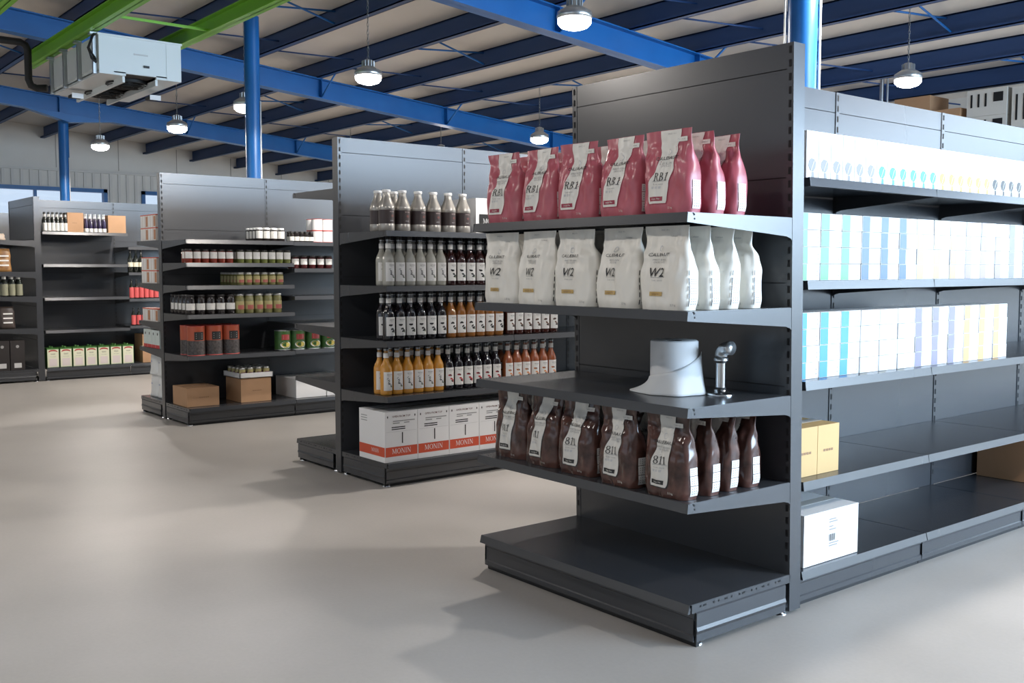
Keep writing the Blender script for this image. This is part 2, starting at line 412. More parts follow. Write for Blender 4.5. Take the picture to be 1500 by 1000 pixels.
def base(root, L, S, a0, a1, z, b1, bk, ends=(0, 0), b0=.0):
    m = MB(); g = .003
    sbox(m, S, a0+g, a1-g, b0, b1-.003, z-.012, z, STEEL)
    m.hexa([S(a0+g, b1-.006, z-.032), S(a1-g, b1-.006, z-.032), S(a1-g, b1+.006, z-.032), S(a0+g, b1+.006, z-.032)],
           [S(a0+g, b1-.012, z+.0006), S(a1-g, b1-.012, z+.0006), S(a1-g, b1-.002, z+.0006), S(a0+g, b1-.002, z+.0006)], STEEL)
    off(m, L).build('base_shelf', root)
    m = MB()                                   # kick plate with a pressed profile
    prof = [(bk, z-.030), (bk+.004, z-.030), (bk+.004, z-.052), (bk-.006, z-.064), (bk-.006, .052), (bk+.005, .042), (bk+.005, .022), (bk, .022)]
    m.prism(prof, lambda p, t: S(a0+g+(a1-a0-2*g)*t, p[0], p[1]), STEEL)
    off(m, L).build('kick_plate', root)
    m = MB(); sbox(m, S, a0+g, a1-g, bk-.03, bk-.012, .0, .024, KICK); off(m, L).build('plinth_strip', root)
    for k, a in ((0, a0), (1, a1)):
        if not ends[k]: continue
        m = MB(); s = -1 if k == 0 else 1
        sbox(m, S, a-s*.004, a, .0, b1-.012, z-.032, z-.001, STEEL)        # perforated foot rail
        q = .06; i = 0
        while q < b1-.05:
            sbox(m, S, a, a+s*.0008, q, q+(.008 if i % 3 else .016), z-.016, z-.009, SLOT); q += .045 if i % 2 else .028; i += 1
        off(m, L).build('foot_rail', root)
        m = MB()
        prof = [(z-.030), (z-.034), (.075), (.062), (.05), (.022)]
        offs = [0, .006, .006, .010, .006, .006]
        pts = [(0, z-.030)]+[(o_, zz) for o_, zz in zip(offs, prof)]+[(0, .022)]
        m.prism(pts, lambda p, t: S(a+s*p[0], .035*t+(bk-.004)*(1-t), p[1]), STEEL)
        off(m, L).build('side_panel', root)
def upright(root, L, S, a, ext=(0., -.07), faces=(1, 0), w_=.030):
    """post: slotted face(s) at b=0 (and/or at the back), a is the centre"""
    m = MB(); a0, a1 = a-w_/2, a+w_/2
    sbox(m, S, a0, a1, ext[1], ext[0], .012, H, STEEL)
    z = .21
    while z < H-.02:
        for f in range(2):
            if faces[f]:
                b = ext[0] if f == 0 else ext[1]; d = .0012 if f == 0 else -.0012
                sbox(m, S, a-.0055, a+.0055, b, b+d, z, z+.027, SLOT)
        z += .05
    off(m, L).build('upright', root)
def foot(root, L, S, a, b):
    p = S(a, b, 0); m = MB()
    m.lathe([(.026, 0), (.025, .005), (.010, .014), (.006, .018), (.006, .045)], 14, CHROME, (p[0]-L[0], p[1]-L[1], 0)); m.build('levelling_foot', root)
def backpanel(root, L, S, a0, a1, b0, b1, seams=(.5, .9, 1.3, 1.7, 2.105)):
    m = MB(); z = .15
    for s in list(seams)+[H]:
        sbox(m, S, a0, a1, b0, b1, z, s-.0035 if s < H else s, STEEL); z = s
    sbox(m, S, a0+.005, a1-.005, b0+.004, b1-.004, .15, H-.01, SLOT)
    off(m, L).build('back_panel', root)

# shelf heights measured from the floor
ZA = (.160, .5265, .866, 1.205, 1.547)
LEAN = .0205
def end_cap(name, x1, width, y, zs, label, lean, cat='shelving'):
    L = (x1-width/2, y, 0); root = empty(name, L); tag(root, label, cat)
    S = Side((x1-width, y), (1, 0), (0, -1), lean)
    S0 = Side((x1-width, y), (1, 0), (0, -1), 0)
    upright(root, L, S, .015); upright(root, L, S, width-.015)
    backpanel(root, L, S, .026, width-.026, -.02, -.002)
    backpanel(root, L, S, .026, width-.026, -.068, -.05)
    base(root, L, S0, .0, width, zs[0], .588, .56, ends=(1, 1))
    for z in zs[1:]: shelf(root, L, S, .002, width-.002, z, .592-.0)
    for a in (.03, width-.03):
        foot(root, L, S0, a, .52); foot(root, L, S0, a, .02)
    return root
end_cap('end_cap_shelving', -2.322, 1.229, 3.274, ZA, 'dark grey end cap shelving in front, carrying red, white and brown bags', LEAN)

def run(name, xs, y0, nb, right, left, label, D=.575, BK=.545, endfoot=True, bay=1.0, skip=0.):
    """double-sided run along +Y; right/left = per-bay lists of shelf heights or None"""
    L = (xs, y0, 0); root = empty(name, L); tag(root, label, 'shelving')
    R_ = Side((xs+.035, y0), (0, 1), (1, 0)); Lf = Side((xs-.035, y0), (0, 1), (-1, 0))
    for k in range(nb+1):
        upright(root, L, R_, .015+k*bay+(skip if k == 0 else 0), faces=(1, 1 if left else 0))
    for k in range(nb):
        backpanel(root, L, R_, k*bay+.028+(skip if k == 0 else 0), (k+1)*bay+.002, -.016, -.004)
        if left: backpanel(root, L, R_, k*bay+.028+(skip if k == 0 else 0), (k+1)*bay+.002, -.066, -.054)
    for S, shelves in ((R_, right), (Lf, left)):
        if not shelves: continue
        for k in range(nb):
            if k >= len(shelves): break
            a0, a1 = k*bay+.005+(skip if k == 0 else 0), (k+1)*bay+.005
            base(root, L, S, a0, a1, .15, D, BK, ends=(1 if k == 0 and endfoot else 0, 0))
            for z in shelves[k]:
                shelf(root, L, S, a0, a1, z, D, brackets=(1, 1 if k == nb-1 else 0))
        foot(root, L, S, .03, D-.06); foot(root, L, S, .03, .03)
    return root
RA = [.511, .910, 1.306, 1.706]
run('gondola_run', -2.885, 3.345-.035, 5, [RA]*5, None, 'long dark grey shelving run of white boxes receding to the right', D=.52, BK=.495, endfoot=False, bay=1.0, skip=.045)
RB = [.564, .905, 1.245, 1.583]
run('gondola_run', -5.862, 3.255, 3, [RB]*3, [[.60, .965, 1.875]]*1+[[.6, .965]]*2, 'dark grey double-sided shelving run with the syrup bottles')
RC1 = [.600, .955, 1.205, 1.40, 1.598]; RC2 = [.607, .85, 1.10, 1.352, 1.594]
run('gondola_run', -8.998, 3.225, 3, [RC1, RC2, RC2], [[.62, .865, 1.215, 1.605]]*2, 'dark grey double-sided shelving run with jars and tins, between syrup and oil runs')
run('gondola_run', -13.49, 3.215, 3, [[.606, 1.0, 1.402, 1.79], [.63, .97, 1.30, 1.62], [.63, .97, 1.30, 1.62]], None,
    'dark grey shelving run at far left with olive oil tins along its base', endfoot=False)
end_cap('end_cap_shelving', -12.885, 1.229, 3.13, (.15, .64, 1.02, 1.31, 1.68), 'dark grey end cap shelving at the left edge of the photo', 0)
run('gondola_run', -17.0, 2.0, 4, [[.6, 1.0, 1.4]]*4, None, 'grey shelving run farthest back, only its top showing beyond the left end cap')

# ------------------------------------------------------------------ chocolate bags
def sm(a, b, t): t = max(0, min(1, (t-a)/(b-a))); return t*t*(3-2*t)
def lerp_tab(tab, v):
    for (a, x), (b, y) in zip(tab, tab[1:]):
        if v <= b: return x+(y-x)*sm(a, b, v)
    return tab[-1][1]
def bag_factory(kind, seed, W=.212, Hh=.30, D=.100):
    W = {'red': .222, 'white': .228, 'brown': .214}[kind]
    Hh = {'red': .292, 'white': .300, 'brown': .302}[kind]
    rnd = random.Random(seed)
    ph = [rnd.uniform(0, 6.28) for _ in range(10)]
    lean = rnd.uniform(-.014, .014); tip = rnd.uniform(-.028, .004)
    pinch = rnd.uniform(.84, .94)
    A = [(0, .95), (.12, 1.0), (.45, .99), (.66, .93), (.82, pinch), (1.0, pinch+.05)]
    B = [(0, .92), (.08, 1.0), (.42, .98), (.62, .72), (.78, .30), (.87, .09), (1.0, .035)]
    def ab(v): return W/2*lerp_tab(A, v), D/2*lerp_tab(B, v)
    def wr(u, v, s):
        k = math.sin(PI*min(1, v*1.05))
        return (.0026*math.sin(9*u+11*v+ph[0])+.0016*math.sin(17*u-13*v+ph[1])+.0042*k*math.sin(5*u+6*v+ph[2+s])
                + .0030*sm(.4, .7, v)*math.sin(26*v+6*u+ph[4])+.0024*sm(.3, .6, v)*math.sin(21*u+9*v+ph[5])
                + .0045*sm(.72, .95, v)*math.sin(3.2*u+ph[6]))
    def cen(v): return lean*v*v, tip*sm(.5, 1, v)
    def surf(u, v, o=0.):           # front face, u in -1..1
        a, b = ab(v); cx, cy = cen(v)
        y = -b*max(0., 1-abs(u)**4.5)**(1/3.)+wr(u, v, 0)*min(1, b/.02+.25)
        return (cx+u*a, cy+y-o, v*Hh)
    def back(u, v):
        a, b = ab(v); cx, cy = cen(v)
        y = b*max(0., 1-abs(u)**4.5)**(1/3.)+wr(u, v, 1)*min(1, b/.02+.25)
        y = max(y, -b*max(0., 1-abs(u)**4.5)**(1/3.)+wr(u, v, 0)*min(1, b/.02+.25)+.0012)
        return (cx+u*a, cy+y, v*Hh)
    return surf, back, ab, cen, Hh, wr
def uvals(n): return [math.sin(PI/2*(-1+2*i/n)) for i in range(n+1)]
FOIL = {'red': mk('red_foil', (.44, .105, .135), .33, 0, .6, noise=(.37, .075, .10), nscale=14, bump=.35),
        'white': mk('white_foil', (.80, .775, .71), .40, 0, .45, noise=(.74, .71, .64), nscale=9, bump=.3),
        'brown': mk('brown_clear_film', (.115, .052, .040), .16, 0, .6, noise=(.028, .014, .012), nscale=16, bump=.4)}
BADGE = {'red': mk('maroon_badge', (.30, .03, .06), .5), 'white': mk('gold_badge', (.50, .34, .12), .4), 'brown': mk('black_badge', (.02, .02, .02), .5)}
STRIP = mk('pale_label_strip', (.70, .68, .63), .42)
def make_bag(kind, seed, name):
    surf, back, ab, cen, Hh, wr = bag_factory(kind, seed)
    r = empty('chocolate_bag'); tag(r, 'x', 'bag')
    NU, NV = 30, 34; us = uvals(NU); m = MB(); vs = []; fs = []
    ring = 2*NU
    for j in range(NV+1):
        v = j/NV
        for u in us: vs.append(surf(u, v))
        for u in us[-2:0:-1]: vs.append(back(u, v))
    for j in range(NV):
        for k in range(ring): fs.append((j*ring+k, j*ring+(k+1) % ring, (j+1)*ring+(k+1) % ring, (j+1)*ring+k))
    m.add(vs, fs, FOIL[kind], True)
    m.add([vs[k] for k in range(ring)], [list(range(ring))[::-1]], FOIL[kind]); m.add([vs[NV*ring+k] for k in range(ring)], [list(range(ring))], FOIL[kind])
    m.build('pouch', r)
    lab = MB()
    ctr = [(0, -.24), (.12, -.26), (.35, -.18), (.55, .04), (.72, .16), (.85, .10), (1, .16)]
    hw = [(0, .40), (.3, .40), (.5, .37), (.68, .36), (.8, .40), (1, .44)]
    if kind == 'brown': ctr = [(0, -.20), (.35, -.12), (.6, .0), (1, .06)]; hw = [(0, .38), (.4, .36), (.6, .33), (1, .38)]
    def LS(s, v, o): return surf(lerp_tab(ctr, v)+s*lerp_tab(hw, v), v, o)
    if kind != 'white':
        v0 = .12
        for grow, o, mat in ((1.07, .0012, BADGE[kind]), (1.0, .0020, STRIP)):
            n = 30; q = 10; pv = []; pf = []
            va = v0-(.012 if grow > 1 else 0)
            for j in range(n+1):
                v = va+(.995-va)*j/n
                cr = 1-.10*(1-sm(0, .04, v-va))
                for i in range(q+1): pv.append(LS((-1+2*i/q)*grow*cr, v, o))
            for j in range(n):
                for i in range(q): k = j*(q+1)+i; pf.append((k, k+1, k+q+2, k+q+1))
            lab.add(pv, pf, mat, True)
    def F(v0, o=.0030, du=0.):
        def f(x, y):
            v = v0+y/Hh
            return surf(lerp_tab(ctr, v0)*(1 if kind != 'white' else 0)+du+x/(ab(v0)[0]), v, o)
        return f
    du = -.10 if kind == 'white' else 0
    fc = {'red': INK, 'white': INK, 'brown': INK}[kind]
    lab.text('CALLEBAUT', .0165, F(.655, .0040, du), fc, sx=1.12, bold=.004)
    lab.text('FINEST BELGIAN', .0095, F(.595, du=du), GINK, sx=.9); lab.text('CHOCOLATE', .0095, F(.565, du=du), GINK, sx=.9)
    lab.text({'red': 'RB1', 'white': 'W2', 'brown': '811'}[kind], .041 if kind != 'white' else .046, F(.44, .0040, du-.03), INK, sx=.90, bold=.004, shear=.0 if kind == 'brown' else .22)
    f = F(.385, du=du)
    lab.quad(f(-.030, -.0006), f(.030, -.0006), f(.030, .0006), f(-.030, .0006), GINK)
    lab.text('% min. cocoa', .008, F(.35, du=du-.02), GINK); lab.text('SINCE 1911', .007, F(.95, du=du+.05), GINK)
    if kind != 'white':
        f = F(.31, du=-.06)
        for k in range(3): lab.quad(f(-.022+k*.014, -.004), f(-.014+k*.014, -.004), f(-.012+k*.014, .005), f(-.022+k*.014, .004), LGINK)
    # emblem above the name
    f = F(.73, du=du)
    pts = [f(.009*math.cos(a)*(1+.15*math.cos(3*a)), .011*math.sin(a)) for a in [2*PI*k/14 for k in range(14)]]
    pin = [f(.0065*math.cos(a)*(1+.15*math.cos(3*a)), .008*math.sin(a)) for a in [2*PI*k/14 for k in range(14)]]
    lab.add(pts+pin, [(k, (k+1) % 14, 14+(k+1) % 14, 14+k) for k in range(14)], LGINK)
    # badge near the bottom
    bv = .175 if kind != 'white' else .19
    f = F(bv, o=.0030, du=du-.04)
    NB = 6
    def patch(x0, x1, y0, y1, mat, ff):
        pv = [ff(x0+(x1-x0)*i/NB, y) for y in (y0, y1) for i in range(NB+1)]
        lab.add(pv, [(i, i+1, i+NB+2, i+NB+1) for i in range(NB)], mat)
    patch(-.030, .030, -.0075, .0075, BADGE[kind], f)
    lab.text('recipe No ', .009, F(bv, .0040, du-.04), STRIP if kind != 'white' else TAPE, bold=.004)
    lab.build('front_label', r); lab = MB()
    # small tag at the top right
    f = F(.875, .0032, {'red': .50, 'white': .40, 'brown': .46}[kind])
    if kind != 'white': patch(-.024, .026, -.008, .008, STRIP, f)
    lab.text('Callebaut', .0085, F(.875, .0042, {'red': .50, 'white': .40, 'brown': .46}[kind]), GINK)
    lab.build('corner_tag', r); lab = MB()
    lab.text('2.5 kg', .010, F(.06, .003, .55), STRIP if kind != 'white' else GINK)
    lab.build('weight_print', r)
    # side gusset print
    sd = MB()
    def G(s, v, o=.0016):
        a, b = ab(v); cx, cy = cen(v); u = .995
        y = s*b*max(.0, 1-u**4.5)**(1/3.)*1.0
        # ride just outside the gusset
        return (cx+a*(1.0-.012*abs(s)**3)+o, cy+s*b*.55+wr(1, v, 0)*.5, v*Hh)
    for k, (va, vb) in enumerate(((.045, .165), (.172, .285), (.292, .385))):
        pv = [G(s, v) for v in (va, (va+vb)/2, vb) for s in (-.75, 0, .75)]
        sd.add(pv, [(0, 1, 4, 3), (1, 2, 5, 4), (3, 4, 7, 6), (4, 5, 8, 7)], PAPER)
        for q in range(3):
            v = va+(vb-va)*(.25+.25*q)
            for s in (-.5, -.1, .3): sd.quad(G(s, v-.006, .0024), G(s+.16, v-.006, .0024), G(s+.16, v+.006, .0024), G(s, v+.006, .0024), GINK)
    if kind == 'white':
        for k in range(5):
            v = .05+.09*k; sd.quad(G(-.95, v, .003), G(-.80, v, .003), G(-.80, v+.06, .003), G(-.95, v+.06, .003), INK)
    sd.build('side_label', r)
    return Proto(r)
def bag_set(kind, seeds, zi, spots, col, shelfname):
    ps = [make_bag(kind, s, kind) for s in seeds]
    for i, (x, y, rz, where) in enumerate(spots):
        # y is the front of the bag; shelf leans a little
        yy = y+.052
        ps[i % len(ps)].put((x, yy, ZA[zi]+.001), rz, '%s chocolate bag, %s, on the %s' % (col, where, shelfname), '%s bags on the %s' % (col, shelfname))
pos5 = ['leftmost of the front row', 'second from left in front', 'middle of the front row', 'fourth from left in front', 'rightmost of the front row']
def spots(xs, ys, back_rows, dy, col_rows):
    out = [(x, y, r, p) for (x, y, r), p in zip([(a, b, c) for a, b, c in zip(xs, ys, (.04, -.03, .05, -.04, .02))], pos5)]
    for k in range(back_rows):
        out.append((xs[4]+.003*(-1)**k, ys[4]+dy*(k+1), .02*(-1)**k, ('directly' if k == 0 else 'two places' if k == 1 else 'three places')+' behind the rightmost front one'))
    for j in col_rows:
        out.append((xs[j]+.012, ys[j]+dy+.017, -.03, 'second row, behind the %s front one' % ['leftmost', 'second', 'middle', 'fourth'][j]))
    return out
bag_set('red', (11, 12, 13, 14, 15), 4, spots((-3.390, -3.160, -2.925, -2.685, -2.446), (2.668, 2.668, 2.664, 2.660, 2.655), 2, .128, (0, 1, 2, 3)), 'red', 'top end cap shelf')
bag_set('white', (21, 22, 23, 24, 25), 3, spots((-3.415, -3.180, -2.945, -2.710, -2.470), (2.675, 2.668, 2.672, 2.675, 2.668), 3, .120, (0, 1, 2, 3)), 'white', 'second end cap shelf')
bag_set('brown', (31, 32, 33, 34, 35), 1, spots((-3.410, -3.190, -2.965, -2.715, -2.462), (2.725, 2.715, 2.705, 2.690, 2.685), 3, .117, (0, 1, 2, 3)), 'brown', 'lowest end cap shelf')

# ------------------------------------------------------------------ paper roll and pipe stand
def paper_roll():
    r = empty('paper_roll', (-2.66, 2.965, ZA[2]+.001)); tag(r, 'white paper roll with its loose end wrapped round, on the empty middle shelf', 'paper roll')
    pm = mk('soft_paper', (.74, .75, .76), .9, bump=.15, nscale=30)
    m = MB(); m.lathe([(.030, .206), (.088, .208), (.093, .203), (.093, .004), (.088, 0), (.03, 0)], 48, pm, cap=False); m.build('roll', r)
    m = MB(); m.lathe([(.030, .001), (.030, .206), (.026, .206), (.026, .001)], 24, mk('card_core', (.10, .09, .08), .8), cap=False); m.build('core', r)
    # loose sheet: wraps the front, upper edge climbing to the right, left corner trailing on the shelf
    m = MB(); n = 36; q = 10; vs = []
    import mathutils
    for i in range(n+1):
        t = i/n; ang = math.radians(-168+212*t)      # from left over the front to the right
        top = .046+.085*t+.030*t**4+.003*math.sin(9*t)
        for j in range(q+1):
            s = j/q; z = top*s
            rad = .097+.010*(1-s)*(1+.6*math.sin(7*t*PI+1))+.075*(1-s)**1.5*max(0, 1-t*3.6)+.012*(1-s)**2+.008*sm(.80, 1, t)
            vs.append((rad*math.cos(ang), rad*math.sin(ang), z+.001))
    fs = [(i*(q+1)+j, (i+1)*(q+1)+j, (i+1)*(q+1)+j+1, i*(q+1)+j+1) for i in range(n) for j in range(q)]
    m.add(vs, fs, mk('loose_paper', (.70, .72, .73), .9), True); o = m.build('loose_sheet', r)
    md = o.modifiers.new('thick', 'SOLIDIFY'); md.thickness = .0012
def pipe_stand():
    r = empty('pipe_stand', (-2.504, 3.058, ZA[2]+.001)); tag(r, 'steel pipe elbow standing on a round flange beside the paper roll', 'pipe fitting')
    m = MB(); m.lathe([(.052, 0), (.052, .005), (.048, .008), (.026, .010), (.026, .020), (.023, .022)], 32, CHROME); m.build('flange', r)
    m = MB(); m.lathe([(.0195, .02), (.0195, .135)], 28, CHROME); m.build('pipe', r)
    m = MB(); m.lathe([(.0202, .022), (.0202, .030)], 28, RUBBER); m.build('threaded_end', r)
    m = MB(); m.lathe([(.0202, .124), (.0202, .133)], 28, RUBBER); m.build('threaded_end', r)
    m = MB(); m.lathe([(.027, .133), (.027, .142), (.024, .144)], 28, GALV)
    pts = [(0, 0, .140)]+[(.034*(1-math.cos(a)), 0, .150+.034*math.sin(a)) for a in [PI/2*k/8 for k in range(9)]]+[(.048, 0, .184)]
    ca, sa = math.cos(-.15), math.sin(-.15)
    pts = [(p[0]*ca, p[0]*sa, p[2]) for p in pts]
    m.tube(pts, .0235, GALV, 20)
    e = pts[-1]; m.tube([(e[0]-.004, e[1], e[2]), (e[0]+.008, e[1]-.001, e[2])], .027, GALV, 20); m.build('elbow', r)
paper_roll(); pipe_stand()

# ------------------------------------------------------------------ generic label helpers on cylinders / boxes
def cylmap(r, z0, o=.0006):
    def f(x, y):
        a = x/r; return ((r+o)*math.sin(a), -(r+o)*math.cos(a), z0+y)
    return f
def cyl_patch(m, r, z0, z1, half, mat, o=.0004, n=10):
    vs = [((r+o)*math.sin(a), -(r+o)*math.cos(a), z) for z in (z0, z1) for a in [-half+2*half*i/n for i in range(n+1)]]
    m.add(vs, [(i, i+1, i+n+2, i+n+1) for i in range(n)], mat, True)
def blob(m, f, cx, cy, rx, ry, mat, n=8, rot=0.):
    pts = []
    for k in range(n):
        a = 2*PI*k/n; x = rx*math.cos(a); y = ry*math.sin(a)
        pts.append(f(cx+x*math.cos(rot)-y*math.sin(rot), cy+x*math.sin(rot)+y*math.cos(rot)))
    m.add(pts, [list(range(n))], mat)
def liquid(name, col, **k): return mk(name, col, .08, 0, .6, coat=.4, **k)
RB, PB = 14, 16
def make_syrup(kind):
    cols = {'clear': (.38, .37, .32), 'cola': (.030, .009, .008), 'black': (.010, .008, .010), 'amber': (.26, .10, .02),
            'coconut': (.05, .012, .008), 'orange': (.62, .28, .035), 'cherry': (.010, .007, .010), 'rosy': (.30, .085, .03)}
    r = empty('syrup_bottle'); tag(r, 'x', 'bottle')
    lq = liquid('syrup_'+kind, cols[kind]); gl = liquid('bottle_neck_glass', (.05, .05, .05)) if kind not in ('clear', 'orange', 'rosy') else liquid('neck_'+kind, tuple(.6*c+.02 for c in cols[kind]))
    m = MB(); m.lathe([(.034, 0), (.0375, .004), (.0380, .012), (.0380, .158), (.0365, .170), (.031, .186), (.0235, .200), (.0180, .213), (.0155, .226)], RB, lq)
    m.lathe([(.0155, .226), (.0140, .255), (.0135, .276)], RB, gl, cap=False); m.build('glass_body', r)
    m = MB(); m.lathe([(.0150, .276), (.0160, .279), (.0160, .305), (.0145, .307)], RB, mk('bottle_cap_black', (.02, .02, .02), .3)); m.lathe([(.0165, .280), (.0165, .284)], RB, GALV); m.build('cap', r)
    m = MB(); cyl_patch(m, .0160, .232, .262, 2.2, PAPER, .001); m.build('neck_label', r)
    m = MB(); cyl_patch(m, .0380, .028, .145, 1.05, PAPER)
    f = cylmap(.038, .0, .0012)
    m.text('MONIN', .011, lambda x, y: f(x, y+.128), INK, bold=.004)
    m.text('PREMIUM', .0055, lambda x, y: f(x, y+.118), GINK)
    rnd = random.Random(kind); c1 = {'clear': INK, 'cola': INK, 'black': INK, 'amber': INK, 'coconut': mk('brown_ink', (.14, .06, .03), .5), 'orange': INK,
                                    'cherry': mk('red_ink', (.45, .03, .04), .5), 'rosy': mk('peach_ink', (.75, .30, .12), .5)}[kind]
    if kind in ('clear', 'orange'):
        for k in range(9):
            t = k/8; blob(m, f, -.014+.022*t+.004*math.sin(9*t), .104-.055*t-.006*math.sin(5*t), .0080, .0026, INK if k % 3 else GINK, 6, rnd.uniform(-1, 1.2))
    else:
        for k in range(5):
            t = k/4; blob(m, f, -.014+.026*t, .095-.04*t+.010*math.sin(7*t), .0105, .0060, c1 if k % 2 == 0 else INK, 8, rnd.uniform(-.8, .8))
    blob(m, f, .016, .052, .006, .005, c1 if c1 != INK else mk('leaf_ink', (.10, .16, .05), .5))
    m.text('70cl', .006, lambda x, y: f(x, y+.036), GINK); m.build('label', r)
    return Proto(r)
DESC = {'clear': 'clear syrup bottle', 'cola': 'dark red-brown syrup bottle', 'black': 'black syrup bottle', 'amber': 'amber syrup bottle', 
        'coconut': 'brown syrup bottle with coconut label', 'orange': 'orange-yellow syrup bottle', 'cherry': 'black syrup bottle with red fruit label', 'rosy': 'copper-coloured syrup bottle'}
SY = {k: make_syrup(k) for k in DESC}
XB = -5.862
def syrup_row(z, spec, sname):
    # spec: list of (kind, first y, count)
    for kind, y0, n in spec:
        for row in range(2):
            for i in range(n):
                lab = '%s, %s from left, %s row, %s' % (DESC[kind], ORD[i], 'front' if row == 0 else 'back', sname)
                SY[kind].put((-5.372-row*.082, y0+.0787*i+(.003 if row else 0), z+.001), PI/2+random.Random(i*7+row).uniform(-.12, .12), lab, '%ss on the %s' % (DESC[kind], sname))
syrup_row(1.245, [('clear', 3.348, 6), ('cola', 3.348+.0787*6, 6), ('black', 3.348+.0787*12+.012, 6)], 'top bottle shelf')
syrup_row(.905, [('black', 3.348, 6), ('amber', 3.348+.0787*6, 6), ('coconut', 4.312, 6)], 'middle bottle shelf')
syrup_row(.564, [('orange', 3.326, 6), ('cherry', 3.326+.0787*6, 6), ('rosy', 4.298, 6)], 'lowest bottle shelf')

def make_silver():
    r = empty('sauce_bottle'); tag(r, 'x', 'bottle')
    sv = mk('silver_plastic', (.42, .40, .365), .28, .45, noise=(.37, .35, .32), nscale=5)
    m = MB(); m.lathe([(.046, 0), (.0505, .006), (.0505, .040), (.049, .046), (.049, .128), (.0515, .134), (.0505, .150), (.044, .168), (.032, .195), (.0255, .212), (.0235, .226), (.0235, .240)], 24, sv); m.build('plastic_body', r)
    m = MB(); m.lathe([(.0255, .238), (.0265, .241), (.0265, .252), (.024, .254)], 24, mk('white_cap', (.8, .8, .8), .4)); m.build('cap', r)
    m = MB(); cyl_patch(m, .0490, .044, .129, 1.9, mk('dark_brown_label', (.035, .022, .022), .45), .0012, 16); f = cylmap(.049, 0, .0022)
    m.text('MONIN', .011, lambda x, y: f(x+.008, y+.118), mk('pale_pink_ink', (.5, .4, .38), .5), bold=.004)
    blob(m, f, .010, .092, .010, .008, mk('red_brown_ink', (.13, .035, .03), .5)); m.text('SAUCE', .008, lambda x, y: f(x+.006, y+.062), LGINK); m.build('label', r)
    return Proto(r)
SL = make_silver()
for i in range(6):
    SL.put((-5.375, 3.340+.1165*i, 1.585), PI/2+.05*(-1)**i, 'silver sauce bottle with brown label, front row, %s from left' % ORD[i], 'silver sauce bottles on top of the syrup run')
for i in range(2):
    SL.put((-5.485, 3.345+.1165*i, 1.585), PI/2, 'silver sauce bottle with brown label, back row, %s from left' % ORD[i], 'silver sauce bottles on top of the syrup run')

# ------------------------------------------------------------------ cartons
def carton(name, loc, size, mat, label, cat='box', group=None, text=None, rz=0, tape=True, deco=None, front='x', tmat=None, tsize=.03):
    """box whose base centre is loc; size (sx, sy, sz); text is printed on the +X face"""
    sx, sy, sz = size; r = empty(name, loc, rz); tag(r, label, cat, group)
    m = MB(); g = .0025
    m.box(-sx/2, sx/2, -sy/2, sy/2, 0, sz-.003, mat)
    m.box(-sx/2, -g/2, -sy/2, sy/2, sz-.003, sz, mat); m.box(g/2, sx/2, -sy/2, sy/2, sz-.003, sz, mat)
    m.build('carton_body', r)
    if tape:
        m = MB(); m.box(-.025, .025, -sy/2, sy/2, sz, sz+.0006, TAPE if mat is CARD else mk('clear_tape', (.62, .60, .56), .25)); m.box(-.025, .025, sy/2, sy/2+.0006, sz-.05, sz, TAPE if mat is CARD else MATS['clear_tape']); m.build('tape', r)
    if text or deco:
        m = MB(); f = lambda x, y: (sx/2+.0012, x, y)
        if text:                       # small unreadable printing
            for q in range(text): m.quad(f(-.035+.018*q, sz*.45), f(-.022+.018*q, sz*.45), f(-.022+.018*q, sz*.45+.010), f(-.035+.018*q, sz*.45+.010), tmat or TAPE)
        if deco: deco(m, f, sx, sy, sz)
        m.build('print', r)
    return r
REDP = mk('orange_red_print', (.62, .085, .035), .5)
def monin_deco(m, f, sx, sy, sz):
    f1 = lambda x, y: (sx/2+.0022, x, y)
    m.quad(f(-sy/2+.003, sz*.11), f(sy/2-.003, sz*.11), f(sy/2-.003, sz*.30), f(-sy/2+.003, sz*.30), REDP)
    m.text('MONIN', .044, lambda x, y: f1(x, y+sz*.215), WHITE, bold=.004)
    m.text('OPEN FROM TOP', .017, lambda x, y: f(x, y+sz*.90), mk('red_brown_ink', (.13, .035, .03), .5), bold=.004)
    for k in (-1, 1): blob(m, f, k*sy*.42, sz*.90, .004, .008, INK)
    m.quad(f(-sy*.46, sz*.60), f(sy*.46, sz*.60), f(sy*.46, sz*.605), f(-sy*.46, sz*.605), LGINK)
    for k, (x, z, l) in enumerate(((-.26, .80, .08), (-.26, .76, .05), (.08, .80, .08), (.08, .76, .04), (-.3, .68, .10), (-.3, .64, .10))):
        m.quad(f(x*sy, z*sz), f(x*sy+l, z*sz), f(x*sy+l, z*sz+.006), f(x*sy, z*sz+.006), INK if k > 3 else GINK)
    m.quad(f(.003, sz*.36), f(.011, sz*.36), f(.011, sz*.58), f(.003, sz*.58), INK)
    # left side (-Y face) with the band as well
    h = lambda x, y: (x, -sy/2-.0012, y); h1 = lambda x, y: (x, -sy/2-.0022, y)
    m.quad(h(-sx/2+.003, sz*.11), h(sx/2-.003, sz*.11), h(sx/2-.003, sz*.30), h(-sx/2+.003, sz*.30), REDP)
    m.text('MONIN', .034, lambda x, y: h1(x*.8+.04, y+sz*.215), WHITE, bold=.004)
    for k in range(3): m.quad(h(-sx*.42, sz*(.88-.05*k)), h(-sx*.18, sz*(.88-.05*k)), h(-sx*.18, sz*(.865-.05*k)), h(-sx*.42, sz*(.865-.05*k)), GINK)
MC = Proto(carton('syrup_carton', (0, 0, 0), (.31, .240, .315), WHITE, 'x', 'box', None, deco=monin_deco))
for i in range(5):
    MC.put((-5.437, 3.378+.2435*i, .152), 0, 'white carton with orange-red band on the plinth, %s from left' % ORD[i], 'white syrup cartons along the plinth')
